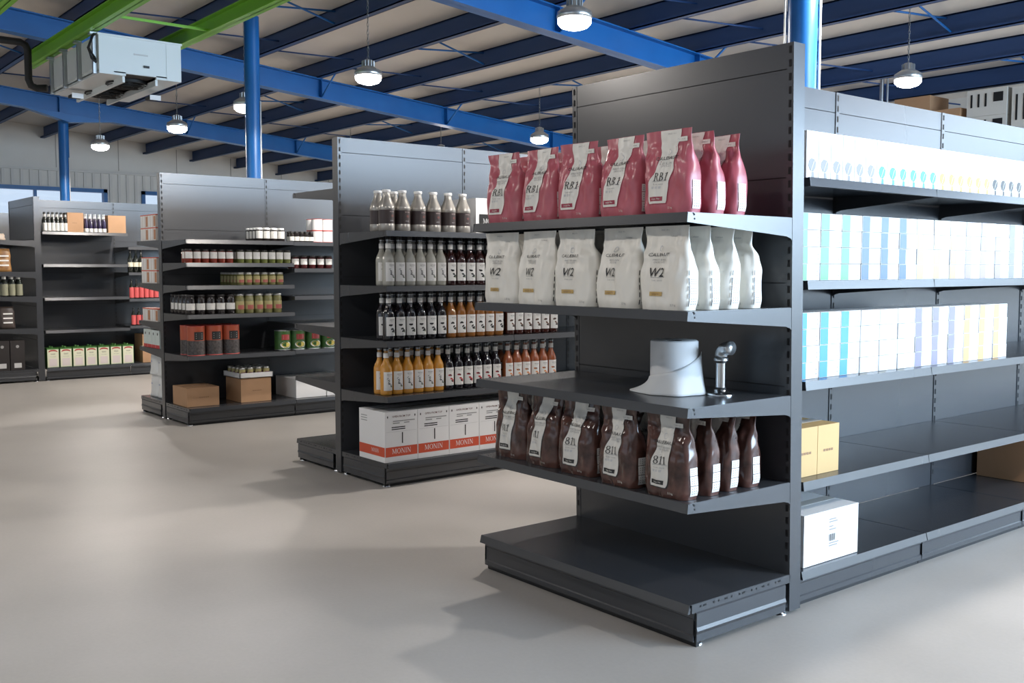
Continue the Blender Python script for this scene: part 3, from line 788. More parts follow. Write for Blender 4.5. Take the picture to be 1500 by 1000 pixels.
def monin_top(m, f, sx, sy, sz):
    m.quad(f(-sy*.40, sz*.18), f(sy*.40, sz*.18), f(sy*.40, sz*.55), f(-sy*.40, sz*.55), INK)
    f1 = lambda x, y: (sx/2+.0022, x, y)
    m.text('MONIN', .045, lambda x, y: f1(x, y+sz*.36), WHITE, bold=.004); m.text('SINCE 1912', .012, lambda x, y: f1(x, y+sz*.24), WHITE)
    blob(m, f1, 0, sz*.50, .012, .010, WHITE)
carton('syrup_carton', (-5.52, 4.17, 1.585), (.27, .26, .235), WHITE, 'white carton with black name panel beside the silver sauce bottles', deco=monin_top)
carton('syrup_carton', (-5.52, 4.45, 1.585), (.27, .26, .235), WHITE, 'white carton hidden behind the red bags, next to the black-panelled carton')

# ------------------------------------------------------------------ white boxes on the near run
BX = -2.385
stripe = {'green': mk('green_stripe', (.16, .46, .24), .4), 'navy': mk('navy_stripe', (.12, .19, .36), .4), 'yellow': mk('yellow_stripe', (.72, .60, .22), .4),
          'purple': mk('purple_stripe', (.36, .30, .62), .4), 'grey': mk('grey_stripe', (.26, .26, .25), .4), 'blue': mk('blue_stripe', (.07, .32, .66), .4),
          'beige': mk('beige_stripe', (.55, .53, .47), .4), 'violet': mk('violet_grey_stripe', (.24, .23, .33), .4), 'orange': mk('orange_stripe', (.80, .48, .18), .4)}
def make_cake(col):
    r = empty('striped_box'); tag(r, 'x', 'box'); d, w_, h = .16, .1415, .0652
    m = MB(); m.box(-d, 0, -w_/2, w_/2, 0, h, WHITE); m.build('box_body', r)
    m = MB(); f = lambda x, y: (.0008, x, y)
    m.quad(f(-w_/2+.002, .001), f(-w_/2+.056, .001), f(-w_/2+.056, h-.001), f(-w_/2+.002, h-.001), stripe[col])
    m.build('colour_stripe', r); m = MB()
    g = lambda x, y: (.0014, x, y)
    rnd = random.Random(col)
    pale = mk('pale_swirl', (.75, .75, .74), .5)
    for k in range(2): blob(m, g, w_/2-.016, .018+.018*k, .0035, .003, GINK)
    m.quad(g(-.005, h*.62), g(.03, h*.62), g(.03, h*.65), g(-.005, h*.65), LGINK)
    m.build('front_print', r)
    return Proto(r)
CK = {c: make_cake(c) for c in stripe}
LV = ['bottom', 'second', 'third', 'top']
def cakes(z, cols, y0, pitch, sname):
    for ci, col in enumerate(cols):
        first = cols.index(col); nth = ci-first
        for lv in range(4):
            jit = random.Random(ci*11+lv)
            CK[col].put((BX-.003*jit.random(), y0+pitch*ci+.004*(jit.random()-.5), z+.001+lv*.0672), 0,
                        'white box with %s stripe, %s level, %s stack of its colour, %s' % (col, LV[lv], ORD[nth], sname), '%s striped boxes on the %s' % (col, sname))
cakes(RA[2], ['green']*3+['navy']*3+['yellow']*3+['purple']*3+['grey']*3, 3.448+.0, .1472, 'upper middle shelf')
cakes(RA[1], ['blue']*3+['beige']*3+['violet']*3+['orange']*3, 3.455, .1472, 'middle shelf')
def make_tall(col, nm):
    r = empty('tall_box'); tag(r, 'x', 'box'); d, w_, h = .10, .0795, .186
    m = MB(); m.box(-d, 0, -w_/2, w_/2, 0, h, WHITE); m.build('box_body', r)
    m = MB(); f = lambda x, y: (.0008, x, y)
    pts = [(-.012, .030), (.006, .028), (.022, .045), (.024, .066), (.010, .078), (-.010, .080), (-.024, .068), (-.027, .05), (-.02, .038)]
    m.add([f(x, y) for x, y in pts], [list(range(len(pts)))], col)
    m.add([f(x, y) for x, y in [(-.006, .004), (.014, .006), (.012, .026), (-.004, .028)]], [(0, 1, 2, 3)], col)
    g = lambda x, y: (.0014, x, y)
    m.quad(g(-.010, .030), g(-.008, .030), g(.012, .070), g(.009, .070), WHITE)
    m.build('splash_print', r); m = MB()
    for k in range(3): blob(m, f, .006+.008*(k % 2), .128+.008*k, .003, .002, GINK)
    m.build('front_print', r)
    return Proto(r)
TB = {'grey': make_tall(mk('silver_grey_print', (.22, .22, .215), .4), 'grey'), 'blue': make_tall(mk('sky_blue_print', (.05, .28, .62), .4), 'blue'),
      'gold': make_tall(mk('pale_gold_print', (.44, .32, .07), .4), 'gold'), 'charcoal': make_tall(mk('charcoal_print', (.05, .05, .05), .4), 'charcoal')}
k = 0
for col in ('grey', 'blue', 'gold', 'charcoal'):
    for i in range(6):
        TB[col].put((-2.375, 3.438+.0838*k, RA[3]+.001), 0, 'tall white box with %s splash print, %s from left of its colour' % (col, ORD[i]), 'tall white boxes on the top shelf'); k += 1
def label_deco(m, f, sx, sy, sz):
    for k in range(7): m.quad(f(-.02+.007*k, sz*.38), f(-.02+.007*k+(.004 if k % 2 else .002), sz*.38), f(-.02+.007*k+(.004 if k % 2 else .002), sz*.52), f(-.02+.007*k, sz*.52), INK)
    for k, (z, l) in enumerate(((.80, .05), (.75, .06), (.66, .03), (.60, .05), (.33, .07), (.28, .06))): m.quad(f(-.02, sz*z), f(-.02+l, sz*z), f(-.02+l, sz*z+.005), f(-.02, sz*z+.005), GINK)
carton('shipping_box', (-2.49, 3.60, .152), (.27, .385, .212), WHITE, 'white shipping box with barcode label on the base of the near run', deco=label_deco)
YC = mk('tan_carton', (.62, .42, .19), .7)
for i in range(2):
    carton('tan_carton', (-2.50, 3.462+.153*i, RA[0]+.001), (.22, .150, .20), YC, 'tan carton, %s of the pair on the second lowest shelf of near run' % ('left' if i == 0 else 'right'), text=4, group='tan cartons on the near run', tsize=.018)
carton('cardboard_box', (-2.62, 6.02, .152), (.40, .5, .30), CARD, 'brown cardboard box on the base shelf at the right edge of the photo')

# ------------------------------------------------------------------ jars and tins of the C run
def make_jar(name, cat, r_, h, body, lid, lab, lz=(.2, .75), strip=None, half=1.3, cap_h=.018, text=None, lab2=None):
    o = empty(name); tag(o, 'x', cat)
    m = MB(); m.lathe([(r_*.9, 0), (r_, h*.04), (r_, h*.78), (r_*.82, h-cap_h)], 14, body); m.build('glass_body', o)
    m = MB(); m.lathe([(r_*.86, h-cap_h), (r_*.88, h-cap_h+.002), (r_*.88, h-.002), (r_*.8, h)], 14, lid); m.build('lid', o)
    m = MB(); cyl_patch(m, r_, h*lz[0], h*lz[1], half, lab, .0005, 8)
    f = cylmap(r_, 0, .0012)
    if lab2: cyl_patch(m, r_, h*lz[0], h*(lz[0]+.22), half*.55, lab2, .0010, 6)
    m.quad(f(-r_*.5, h*.58), f(r_*.5, h*.58), f(r_*.5, h*.61), f(-r_*.5, h*.61), INK)
    if text: m.text(text, r_*.42, lambda x, y: f(x, y+h*.5), INK, bold=.004)
    m.build('label', o)
    return Proto(o)
def make_tin(name, cat, r_, h, top, bot, panel, oval=None, rim=GALV):
    o = empty(name); tag(o, 'x', cat)
    m = MB(); m.lathe([(r_, .004), (r_, h*.5)], 20, bot, cap=False); m.lathe([(r_, h*.5), (r_, h-.004)], 20, top, cap=False); m.build('can_body', o)
    m = MB(); m.lathe([(r_*1.015, 0), (r_*1.015, .005), (r_*.98, .006)], 20, rim); m.lathe([(r_*.98, h-.006), (r_*1.015, h-.005), (r_*1.015, h), (r_*.95, h), (r_*.94, h-.004)], 20, rim); m.build('rims', o)
    m = MB(); f = cylmap(r_, 0, .0016)
    if panel: cyl_patch(m, r_, h*.52, h*.80, .55, panel, .0010, 6)
    for k in range(3): m.quad(f(-r_*.35, h*(.58+.07*k)), f(r_*.35, h*(.58+.07*k)), f(r_*.35, h*(.60+.07*k)), f(-r_*.35, h*(.60+.07*k)), WHITE)
    if oval: blob(m, f, 0, h*.27, r_*.72, h*.17, PAPER, 16); blob(m, cylmap(r_, 0, .0022), 0, h*.27, r_*.58, h*.12, oval, 14)
    m.build('label', o)
    return Proto(o)
JAM = liquid('red_jam', (.22, .03, .015)); DARKG = liquid('dark_contents', (.014, .010, .010)); YELG = liquid('yellow_green_contents', (.20, .19, .07)); GRNJ = liquid('green_contents', (.14, .16, .04))
BLID = mk('black_lid', (.02, .018, .018), .35); SLID = mk('silver_lid', (.5, .5, .48), .3, .6); YLAB = mk('yellow_label', (.46, .40, .18), .5)
XC = -8.998
def row(P, x, y0, pitch, z, n, rows, dx, desc, group, rz=PI/2, extra=0):
    for q in range(rows+extra):
        for i in range(n if q < rows else 1):
            P.put((x-dx*q, y0+pitch*i, z+.001), rz, '%s, %s from left, %s' % (desc, ORD[i], 'front row' if q == 0 else '%s row' % ORD[q]), group)
row(make_jar('preserve_jar', 'jar', .033, .12, DARKG, WHITE, PAPER), -8.53, 3.955, .0715, 1.598, 4, 2, .068, 'white-lidded jar on the top shelf of the jar run', 'white-lidded jars on the top shelf', extra=2)
row(make_jar('small_jar', 'jar', .024, .095, DARKG, BLID, PAPER, lz=(.1, .5)), -8.50, 4.262, .0495, 1.5955, 5, 2, .05, 'small black jar with white label on the top shelf', 'small black jars on the top shelf')
PT = make_tin('white_tin', 'tin', .050, .108, WHITE, WHITE, None, rim=mk('red_rim', (.45, .06, .05), .4))
for lv in range(2):
    for q in range(2):
        for i in range(2 if q == 0 else 1):
            PT.put((-8.50-.102*q, 4.522+.106*i, 1.595+lv*.109), PI/2, 'white tin with red rims, %s layer, %s row, %s from left' % ('upper' if lv else 'lower', 'front' if q == 0 else 'back', ORD[i]), 'white tins on the jar run')
row(make_jar('jam_jar', 'jar', .034, .118, JAM, BLID, PAPER, lz=(.32, .80)), -8.50, 3.292, .0735, 1.40, 6, 2, .072, 'red jam jar with dark lid on the second shelf', 'red jam jars on the second shelf')
row(make_jar('olive_jar', 'jar', .034, .118, GRNJ, BLID, PAPER, lz=(.30, .82)), -8.50, 3.762, .0748, 1.40, 7, 2, .072, 'green jar with dark lid on the second shelf', 'green jars on the second shelf')
row(make_jar('berry_jar', 'jar', .036, .118, liquid('berry_contents', (.07, .008, .010)), BLID, PAPER, lz=(.3, .75)), -8.50, 4.292, .0862, 1.352, 5, 2, .075, 'dark berry jar with white label on the second shelf', 'berry jars on the second shelf')
row(make_jar('pickle_jar', 'jar', .034, .112, YELG, SLID, YLAB, lz=(.2, .7), lab2=mk('rose_label', (.45, .12, .10), .5)), -8.50, 3.757, .0758, 1.205, 6, 2, .072, 'yellow-green jar with silver lid on the third shelf', 'yellow-green jars on the third shelf', extra=4)
row(make_jar('olive_jar', 'jar', .042, .172, DARKG, BLID, PAPER, lz=(.22, .55)), -8.51, 3.300, .0905, .955, 5, 2, .088, 'tall black jar with white band on the fourth shelf', 'tall black jars on the fourth shelf', extra=3)
row(make_jar('pepper_jar', 'jar', .042, .172, YELG, SLID, YLAB, lz=(.2, .62), lab2=mk('rose_label', (.45, .12, .10), .5)), -8.51, 3.750, .0905, .955, 5, 2, .088, 'tall yellow jar with silver lid on the fourth shelf', 'tall yellow jars on the fourth shelf')
ORG = mk('orange_tin_print', (.40, .085, .04), .35); BLK = mk('dark_bean_print', (.030, .026, .026), .4, noise=(.10, .09, .09), nscale=60)
P3 = make_tin('catering_tin', 'tin', .076, .256, ORG, BLK, KICK, rim=mk('red_rim', (.45, .06, .05), .4))
for q in range(2):
    for i in range(3): P3.put((-8.51-.155*q, 3.345+.158*i, .601), PI/2, 'large orange and black tin, %s from left, %s row' % (ORD[i], 'front' if q == 0 else 'back'), 'large tins on the fifth shelf')
GRN = mk('green_tin_print', (.015, .060, .022), .35, noise=(.06, .15, .035), nscale=9)
P4 = make_tin('vegetable_tin', 'tin', .074, .178, GRN, GRN, mk('red_panel', (.30, .04, .04), .4), oval=mk('corn_yellow', (.55, .45, .10), .5))
for i in range(4): P4.put((-8.52, 4.135+.158*i+(.02 if i else .03), .608), PI/2, 'green tin with yellow oval picture, %s from left on the fifth shelf' % ORD[i], 'green tins on the fifth shelf')
carton('cardboard_box', (-8.665, 3.395, .152), (.33, .29, .165), CARD, 'open-floor side brown cardboard box at the near end of the jar run', text=5, tsize=.02)
carton('cardboard_box', (-8.665, 3.890, .152), (.33, .29, .215), CARD, 'brown cardboard box carrying a tray of small jars', text=5, tsize=.02)
def tray():
    t = empty('jar_tray', (-8.665, 3.890, .3685)); tag(t, 'white shallow tray of small jars on top of a cardboard box', 'tray')
    m = MB(); m.box(-.18, .18, -.16, .16, 0, .006, WHITE)
    for a in ((-.18, -.174, -.16, .16), (.174, .18, -.16, .16), (-.18, .18, -.16, -.154), (-.18, .18, .154, .16)): m.box(*a, 0, .048, WHITE)
    m.build('tray_body', t)
    P = make_jar('tray_jar', 'jar', .030, .088, YELG, SLID, YLAB, lz=(.3, .8), lab2=mk('plum_label', (.22, .06, .12), .5))
    for q in range(4):
        for i in range(4):
            P.put((-8.540-.082*q, 3.775+.077*i, .3755), PI/2, 'small jar in the white tray, %s from left, %s row' % (ORD[i], 'front' if q == 0 else ORD[q]), 'small jars in the white tray')
tray()
for i, (y, s) in enumerate(((4.43, .31), (4.74, .29))):
    carton('white_carton', (-8.69, y, .152), (.42, s, .178), WHITE, 'white carton on the plinth of the jar run, %s' % ('left one' if i == 0 else 'right one'), tape=False, group='white cartons on the plinth')

# ------------------------------------------------------------------ left side of the C run (faces away, seen end-on)
PK = mk('biscuit_print', (.45, .20, .09), .5)
def make_pack():
    r = empty('biscuit_pack'); tag(r, 'x', 'box'); m = MB(); m.box(-.10, .10, -.06, .06, 0, .118, mk('pink_white_pack', (.70, .66, .62), .5)); m.build('pack_body', r)
    m = MB()
    for k in range(2): m.quad((-.085+.06*k, -.0608, .004), (-.05+.06*k, -.0608, .004), (-.05+.06*k, -.0608, .110), (-.085+.06*k, -.0608, .110), WHITE)
    m.quad((.045, -.0608, .01), (.095, -.0608, .01), (.095, -.0608, .10), (.045, -.0608, .10), PK)
    m.box(-.1008, .1008, -.0608, .0608, .110, .1188, REDP); m.build('pack_print', r)
    return Proto(r)
PP = make_pack()
for z, nm, n in ((1.606, 'top shelf', 2), (1.216, 'second shelf', 2), (.866, 'third shelf', 1)):
    for lv in range(n):
        for q in range(2):
            PP.put((-9.46+.20*q, 3.31, z+lv*.1195), 0, 'red-topped white pack, %s, %s, %s' % ('upper' if lv else 'lower', 'outer' if q == 0 else 'inner', nm+' behind the jar run'), 'packs on the back of the jar run')
def make_pale():
    r = empty('pale_carton'); tag(r, 'x', 'box'); m = MB(); m.box(-.05, .05, -.06, .06, 0, .165, mk('pale_blue_pack', (.60, .68, .66), .45)); m.build('pack_body', r)
    m = MB(); blob(m, lambda x, y: (x, -.0606, y), .0, .13, .012, .014, INK); m.quad((-.05, -.0606, 0), (.05, -.0606, 0), (.05, -.0606, .03), (-.05, -.0606, .03), mk('red_pack', (.55, .05, .05), .5)); m.build('pack_print', r)
    return Proto(r)
PL = make_pale()
for i in range(4): PL.put((-9.50+.105*i, 3.31, .621), 0, 'pale blue pack with red foot, %s from left on the lower back shelf' % ORD[i], 'pale packs on the back of the jar run')
def sack(x, z, label):
    r = empty('white_sack', (x, 3.36, z)); tag(r, label, 'sack'); m = MB(); vs = []; n = 20; q = 12
    for j in range(q+1):
        v = j/q; a = .098*(1-.08*math.sin(PI*v))*(1+.05*math.sin(9*v)); b = .075*(1-.3*v)
        for k in range(n):
            t = 2*PI*k/n; c, s = math.cos(t), math.sin(t)
            vs.append((a*abs(c)**.4*(1 if c > 0 else -1), b*abs(s)**.5*(1 if s > 0 else -1)+.004*math.sin(7*v+3*t), v*.205))
    fs = [(j*n+k, j*n+(k+1) % n, (j+1)*n+(k+1) % n, (j+1)*n+k) for j in range(q) for k in range(n)]+[list(range(n))[::-1], [q*n+k for k in range(n)]]
    m.add(vs, fs, WPLAST, True); m.build('sack_body', r)
    m = MB(); m.text('oo', .035, lambda x_, y_: (x_+.01, -.082, y_+.13), mk('blue_ink', (.06, .14, .40), .5), bold=.004); m.build('print', r)
for i, (x, z) in enumerate(((-9.45, .152), (-9.25, .152), (-9.45, .358), (-9.25, .358))):
    sack(x, z, 'white sack on the end base of the jar run, %s %s' % ('upper' if i > 1 else 'lower', 'left' if i % 2 == 0 else 'right'))

# ------------------------------------------------------------------ D run
def make_darkbottle(cat_name, r_, h, body, lab, neck, lz=(.05, .45), lid=BLID):
    o = empty(cat_name); tag(o, 'x', 'bottle'); m = MB()
    m.lathe([(r_*.9, 0), (r_, h*.02), (r_, h*.58), (r_*.6, h*.70), (r_*.32, h*.78), (r_*.32, h*.93)], 14, body); m.build('glass_body', o)
    m = MB(); m.lathe([(r_*.38, h*.90), (r_*.38, h)], 12, lid); m.build('cap', o)
    m = MB(); cyl_patch(m, r_, h*lz[0], h*lz[1], 1.3, lab, .0005, 8)
    if neck: cyl_patch(m, r_*.34, h*.76, h*.89, 2., neck, .001, 6)
    m.build('label', o); return Proto(o)
BG = liquid('dark_green_glass', (.010, .013, .010))
row(make_darkbottle('vinegar_bottle', .022, .235, BG, PAPER, PAPER), -12.95, 3.268, .0475, 1.79, 6, 2, .05, 'small dark white-labelled bottle on the far left top shelf', 'dark bottles on the far left top shelf')
carton('small_carton', (-13.03, 3.612, 1.792), (.20, .185, .235), CARD, 'brown carton between dark and purple bottles on the far left top shelf', text=3, tsize=.02)
row(make_darkbottle('purple_bottle', .024, .225, liquid('purple_glass', (.022, .010, .05)), PAPER, WHITE, lz=(.03, .22), lid=GALV), -12.95, 3.742, .0535, 1.79, 5, 2, .055, 'small purple-black bottle on the far left top shelf', 'purple bottles on the far left top shelf')
carton('small_carton', (-13.03, 4.105, 1.792), (.20, .215, .215), CARD, 'brown carton at the right end of the far left top shelf')
def make_oil():
    o = empty('oil_tin'); tag(o, 'x', 'tin'); gr = mk('green_tin', (.05, .16, .03), .35)
    m = MB(); m.box(-.045, .045, -.068, .068, 0, .238, gr); m.box(-.0458, .0458, -.069, .069, 0, .004, GALV); m.box(-.0458, .0458, -.069, .069, .234, .24, gr); m.build('tin_body', o)
    m = MB(); m.lathe([(.014, .24), (.014, .256), (.011, .258)], 12, gr); m.build('cap', o)
    m = MB(); f = lambda x, y: (.0464, x, y); cream = mk('cream_label', (.72, .72, .55), .45)
    m.quad(f(-.064, .008), f(.064, .008), f(.064, .222), f(-.064, .222), cream)
    g = lambda x, y: (.0470, x, y); g2 = lambda x, y: (.0474, x, y)
    rp = mk('red_arch', (.38, .03, .03), .5); n = 12
    ar = [g(.050*math.cos(PI*k/n), .196+.022*math.sin(PI*k/n)) for k in range(n+1)]+[g(.050*math.cos(PI*k/n), .184+.017*math.sin(PI*k/n)) for k in range(n, -1, -1)]
    m.add(ar, [(k, k+1, 2*n-k, 2*n+1-k) for k in range(n)], rp)
    m.quad(g(-.045, .02), g(.045, .02), g(.045, .11), g(-.045, .11), mk('pale_pink_panel', (.68, .60, .58), .5))
    m.text('OLIO', .022, lambda x, y: g2(x, y+.165), INK, bold=.004); m.text('extra vergine', .013, lambda x, y: g2(x, y+.135), GINK)
    m.build('label', o); return Proto(o)
OT = make_oil()
for q in range(2):
    for i in range(7): OT.put((-12.97-.096*q, 3.305+.1490*i, .152), 0, 'cream and green olive oil tin, %s from left, %s row' % (ORD[i], 'front' if q == 0 else 'back'), 'olive oil tins on the base of the far left run')
WB = make_darkbottle('wine_bottle', .033, .285, BG, mk('round_cream_label', (.70, .66, .52), .5), None, lz=(.25, .45))
row(WB, -12.96, 4.265, .068, 1.30, 3, 1, .07, 'tall dark bottle with cream label on the far left run', 'tall dark bottles on the far left run')
PKL = mk('pink_red_label', (.62, .10, .10), .5)
row(make_darkbottle('sauce_bottle', .029, .245, BG, PKL, None, lz=(.05, .58)), -12.95, 4.268, .0625, .97, 6, 1, .06, 'dark bottle with pink-red label, upper row', 'red-labelled bottles on the upper shelf of the far left run')
row(make_darkbottle('sauce_bottle', .029, .225, BG, PKL, None, lz=(.05, .58)), -12.95, 4.285, .066, .63, 5, 1, .06, 'dark bottle with pink-red label, lower row', 'red-labelled bottles on the lower shelf of the far left run')
carton('cardboard_box', (-13.1, 4.62, .152), (.30, .46, .36), CARD, 'brown cardboard box at the right end of the oil tin shelf')

# ------------------------------------------------------------------ D end cap goods
row(make_darkbottle('oil_bottle', .036, .265, BG, mk('olive_label', (.26, .26, .18), .5), PAPER, lz=(.05, .55)), -12.93, 2.80, .078, 1.02, 3, 2, .09, 'dark oil bottle on the left end cap', 'dark oil bottles on the left end cap')
def pasta(x, y, z, label, mat, h=.26, w_=.085, topm=None):
    r = empty('food_bag', (x, y, z)); tag(r, label, 'bag'); m = MB(); n = 16; q = 10; vs = []
    for j in range(q+1):
        v = j/q; a = w_*(1-.12*v)*(1+.04*math.sin(11*v)); b = .05*(1-.75*v**2)
        for k in range(n):
            t = 2*PI*k/n; c, s = math.cos(t), math.sin(t)
            vs.append((b*abs(c)**.6*(1 if c > 0 else -1)+.004*math.sin(8*v+2*t), a*abs(s)**.5*(1 if s > 0 else -1), v*h))
    m.add(vs, [(j*n+k, j*n+(k+1) % n, (j+1)*n+(k+1) % n, (j+1)*n+k) for j in range(q) for k in range(n)]+[list(range(n))[::-1], [q*n+k for k in range(n)]], mat, True); m.build('bag_body', r)
    m = MB()
    for k in range(3): m.quad((.052, -w_*.6, h*(.25+.2*k)), (.052, w_*.6, h*(.25+.2*k)), (.050, w_*.6, h*(.31+.2*k)), (.050, -w_*.6, h*(.31+.2*k)), PAPER)
    m.build('print', r)
pasta(-12.97, 2.80, 1.312, 'golden brown snack bag on the left end cap', mk('golden_pasta', (.42, .22, .07), .35, noise=(.20, .09, .03), nscale=22), .27)
pasta(-12.97, 2.82, .642, 'dark bag with pale print on the left end cap', mk('dark_pack', (.05, .035, .03), .35), .26)
pasta(-12.97, 2.74, 1.683, 'pale bag lying on the top shelf of the left end cap', mk('pale_pack', (.62, .50, .40), .5), .075, .09)
for i in range(2):
    b = carton('black_box', (-12.97, 2.74+.165*i, .152), (.16, .155, .35), mk('black_carton', (.022, .018, .018), .45), 'tall black box on the base of the left end cap, %s' % ('left one' if i == 0 else 'right one'), tape=False, group='black boxes on the left end cap',
               deco=lambda m, f, sx, sy, sz: (blob(m, f, 0, sz*.80, .018, .018, GINK, 12), m.quad(f(-.04, sz*.08), f(.04, sz*.08), f(.04, sz*.24), f(-.04, sz*.24), LGINK)))

# ------------------------------------------------------------------ cooling unit, green beams, pipe
def cooler():
    x1, x0, y0, y1, z0, z1 = -8.87, -10.25, 2.705, 3.405, 2.99, 3.31
    L = (x0+(x1-x0)/2, (y0+y1)/2, z0); r = empty('cooling_unit', L); tag(r, 'white ceiling cooling unit hanging under green beams', 'cooling unit')
    cs = mk('white_enamel', (.72, .76, .76), .35); hw_, hl = (x1-x0)/2, (y1-y0)/2; h = z1-z0
    m = MB(); m.box(-hw_, hw_, -hl, hl, .02, h, cs)
    m.box(hw_, hw_+.004, -hl, -hl+.12, .0, h+.01, cs); m.box(hw_, hw_+.004, hl-.13, hl, .0, h+.01, cs)
    m.box(hw_-.02, hw_+.012, -hl-.01, hl+.01, h-.004, h+.012, cs)
    m.build('casing', r)
    m = MB(); gp = mk('grille_grey', (.30, .31, .31), .5)
    for k in range(3):
        a = -hw_+.06+k*.44; m.box(a, a+.33, -hl-.012, -hl, .05, h-.03, cs)
    m.build('side_panels', r)
    m = MB()
    for k in range(4):
        a = -hw_+.02+k*.435; m.box(a-.02, a+.015, -hl-.035, -hl, .0, h, GALV)
        m.box(a-.03, a+.03, -hl-.06, -hl, h, h+.02, GALV)
    m.build('hanging_brackets', r)
    for s in (-1, 1):
        m = MB(); ya, yb = (-hl, -hl+.22) if s < 0 else (hl-.22, hl)
        m.hexa([(-hw_, ya+(0 if s < 0 else .0), -.0), (hw_, ya, -.0), (hw_, yb, -.0), (-hw_, yb, -.0)], [(-hw_, ya, .03), (hw_, ya, .03), (hw_, yb, .03), (-hw_, yb, .03)], cs)
        m.box(-hw_, hw_-.03, (yb-.02) if s < 0 else ya, yb if s < 0 else ya+.02, -.05, .03, cs)
        m.build('drip_pan', r)
    for k in range(2):
        m = MB(); cx = hw_-.36-.62*k
        m.lathe([(.17, -.005), (.185, -.045), (.175, -.045), (.16, -.005)], 28, RUBBER, (cx, 0, .03), cap=False)
        for rr in (.05, .09, .13, .165):
            m.tube([(cx+rr*math.cos(a), rr*math.sin(a), -.025-.01*(1-rr/.17)) for a in [2*PI*q/20 for q in range(21)]], .003, RUBBER, 5)
        for q in range(3):
            a = 2*PI*q/3; m.hexa([(cx+.03*math.cos(a), .03*math.sin(a), -.005), (cx+.15*math.cos(a-.3), .15*math.sin(a-.3), -.02), (cx+.15*math.cos(a+.3), .15*math.sin(a+.3), .0), (cx+.03*math.cos(a+.6), .03*math.sin(a+.6), .005)],
                                 [(cx+.03*math.cos(a), .03*math.sin(a), .0), (cx+.15*math.cos(a-.3), .15*math.sin(a-.3), -.015), (cx+.15*math.cos(a+.3), .15*math.sin(a+.3), .005), (cx+.03*math.cos(a+.6), .03*math.sin(a+.6), .01)], RUBBER)
        m.lathe([(.045, -.02), (.045, .05)], 16, RUBBER, (cx, 0, 0)); m.build('fan', r)
    m = MB(); m.box(-hw_+.05, hw_-.02, -hl+.20, hl-.20, .018, .022, mk('dark_coil', (.05, .045, .04), .7)); m.build('coil_face', r)
    m = MB(); m.box(hw_, hw_+.0045, -.06, .06, .185, .197, LGINK); m.box(hw_+.004, hw_+.008, .02, .07, .085, .105, INK); m.build('maker_plate', r)
    m = MB()
    for d in (0, .03): m.tube([(hw_-.02, -hl-.02-d*.3, h), (hw_+.0+d, -hl-.05, h-.02), (hw_-.02+d*.5, -hl-.08, h-.12), (hw_-.03, -hl-.05+d, h-.20), (hw_+.01, -hl-.03, h-.235)], .010, RUBBER, 8)
    m.build('power_cable', r)
    for (xx, yy) in ((-.22, -hl+.03), (.12, hl-.08)):
        m = MB(); m.box(xx, xx+.005, yy, yy+.10, -.085, -.04, WHITE); m.box(xx-.12, xx, yy, yy+.10, -.075, -.05, RUBBER); m.build('sign_tag', r)
cooler()
def gbeam(y, xa, xb, z0, h, label):
    r = empty('green_beam', ((xa+xb)/2, y, z0)); tag(r, label, 'beam', 'green beams carrying the cooling unit'); L = (xb-xa)/2
    m = MB(); m.box(-L, L, -.004, .004, 0, h, GREEN); m.box(-L, L, -.045, .045, 0, .010, GREEN); m.box(-L, L, -.045, .045, h-.010, h, GREEN)
    m.build('beam_section', r)
    for x in (-11.0, -6.95):
        if xa < x < xb:
            m = MB(); m.box(x-r.location.x-.03, x-r.location.x+.03, -.03, .03, h, rafz(y)-z0 if x > -9 else purz(y)-z0, GREEN); m.build('hanger', r)
gbeam(2.665, -10.95, -6.6, 3.335, .13, 'green beam over the near edge of the cooling unit')
gbeam(3.475, -10.95, -6.6, 3.335, .13, 'green beam over the far edge of the cooling unit')
gbeam(1.90, -9.4, -6.6, 3.335, .13, 'green beam showing only in the top left corner')
m = MB(); m.box(-.012, .012, -.405, .405, 0, .02, GREEN)
tag(m.build('green_brace', None, (-8.35, 3.07, 3.345)), 'thin green cross bar joining the two green beams', 'beam')
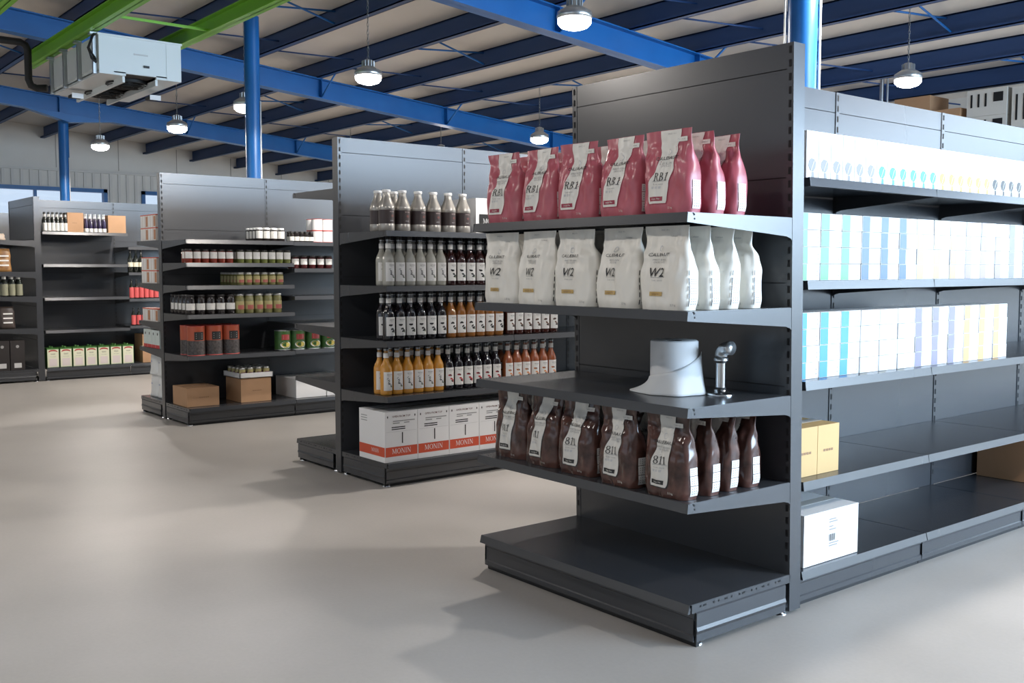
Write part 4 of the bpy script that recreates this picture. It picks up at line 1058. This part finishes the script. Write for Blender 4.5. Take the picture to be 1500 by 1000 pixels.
m = MB(); m.tube([(0, -.6, 0), (0, .0, 0), (0, .04, -.02), (0, .06, -.06), (0, .06, -.34), (0, .08, -.39), (0, .13, -.41), (.07, .20, -.41)], .033, RUBBER, 14)
tag(m.build('insulated_pipe', None, (-10.35, 2.45, 3.46)), 'black insulated pipe bending down to the left of the cooling unit', 'pipe')

# ------------------------------------------------------------------ stock on a high rack at the back right
def rack():
    r = empty('storage_rack', (-4.6, 11.0, 0)); tag(r, 'tall storage rack holding cartons behind the near run, its frame hidden', 'rack')
    for x in (-1.9, 1.9):
        for y in (-.45, .45):
            m = MB(); m.box(x-.04, x+.04, y-.04, y+.04, 0, 2.62, BLUE); m.build('rack_post', r)
    m = MB(); m.box(-1.95, 1.95, -.5, .5, 2.62, 2.68, GALV); m.build('rack_deck', r)
    m = MB(); m.box(-1.95, 1.95, -.5, .5, 1.4, 1.46, GALV); m.build('rack_deck', r)
rack()
carton('stock_box', (-6.02, 10.75, 2.682), (.42, .40, .56), CARD, 'brown stock box, tallest and leftmost on the back rack')
carton('stock_box', (-5.62, 10.72, 2.682), (.34, .40, .38), CARD, 'lower brown stock box beside the white crates on the back rack')
def crate(x, z, label, h=.36):
    r = empty('white_crate', (x, 10.72, z)); tag(r, label, 'crate'); wc = mk('offwhite_crate', (.60, .58, .53), .5); m = MB()
    m.box(-.21, .21, -.2, .2, 0, h, wc); m.build('crate_body', r)
    m = MB()
    for k in range(3): m.box(-.17+.075*k, -.15+.075*k, -.204, -.2, h*.35, h*.85, SLOT)
    m.box(.07, .17, -.204, -.2, h*.5, h*.85, SLOT); m.build('openings', r)
crate(-5.17, 2.682, 'white crate with dark slots, lower one on the back rack', .26)
crate(-5.17, 2.944, 'white crate with dark slots, upper one on the back rack', .27)
crate(-4.70, 2.682, 'white crate at the right edge of the photo on the back rack', .52)
m = MB(); m.lathe([(.022, 0), (.022, roofz(10.4)-.02)], 12, GALV); m.lathe([(.012, 0), (.012, roofz(10.4)-.02)], 10, GALV, (.07, .0, 0))
struct(m.build('trim_riser_pipe', None, (-6.3, 10.4, 0)))
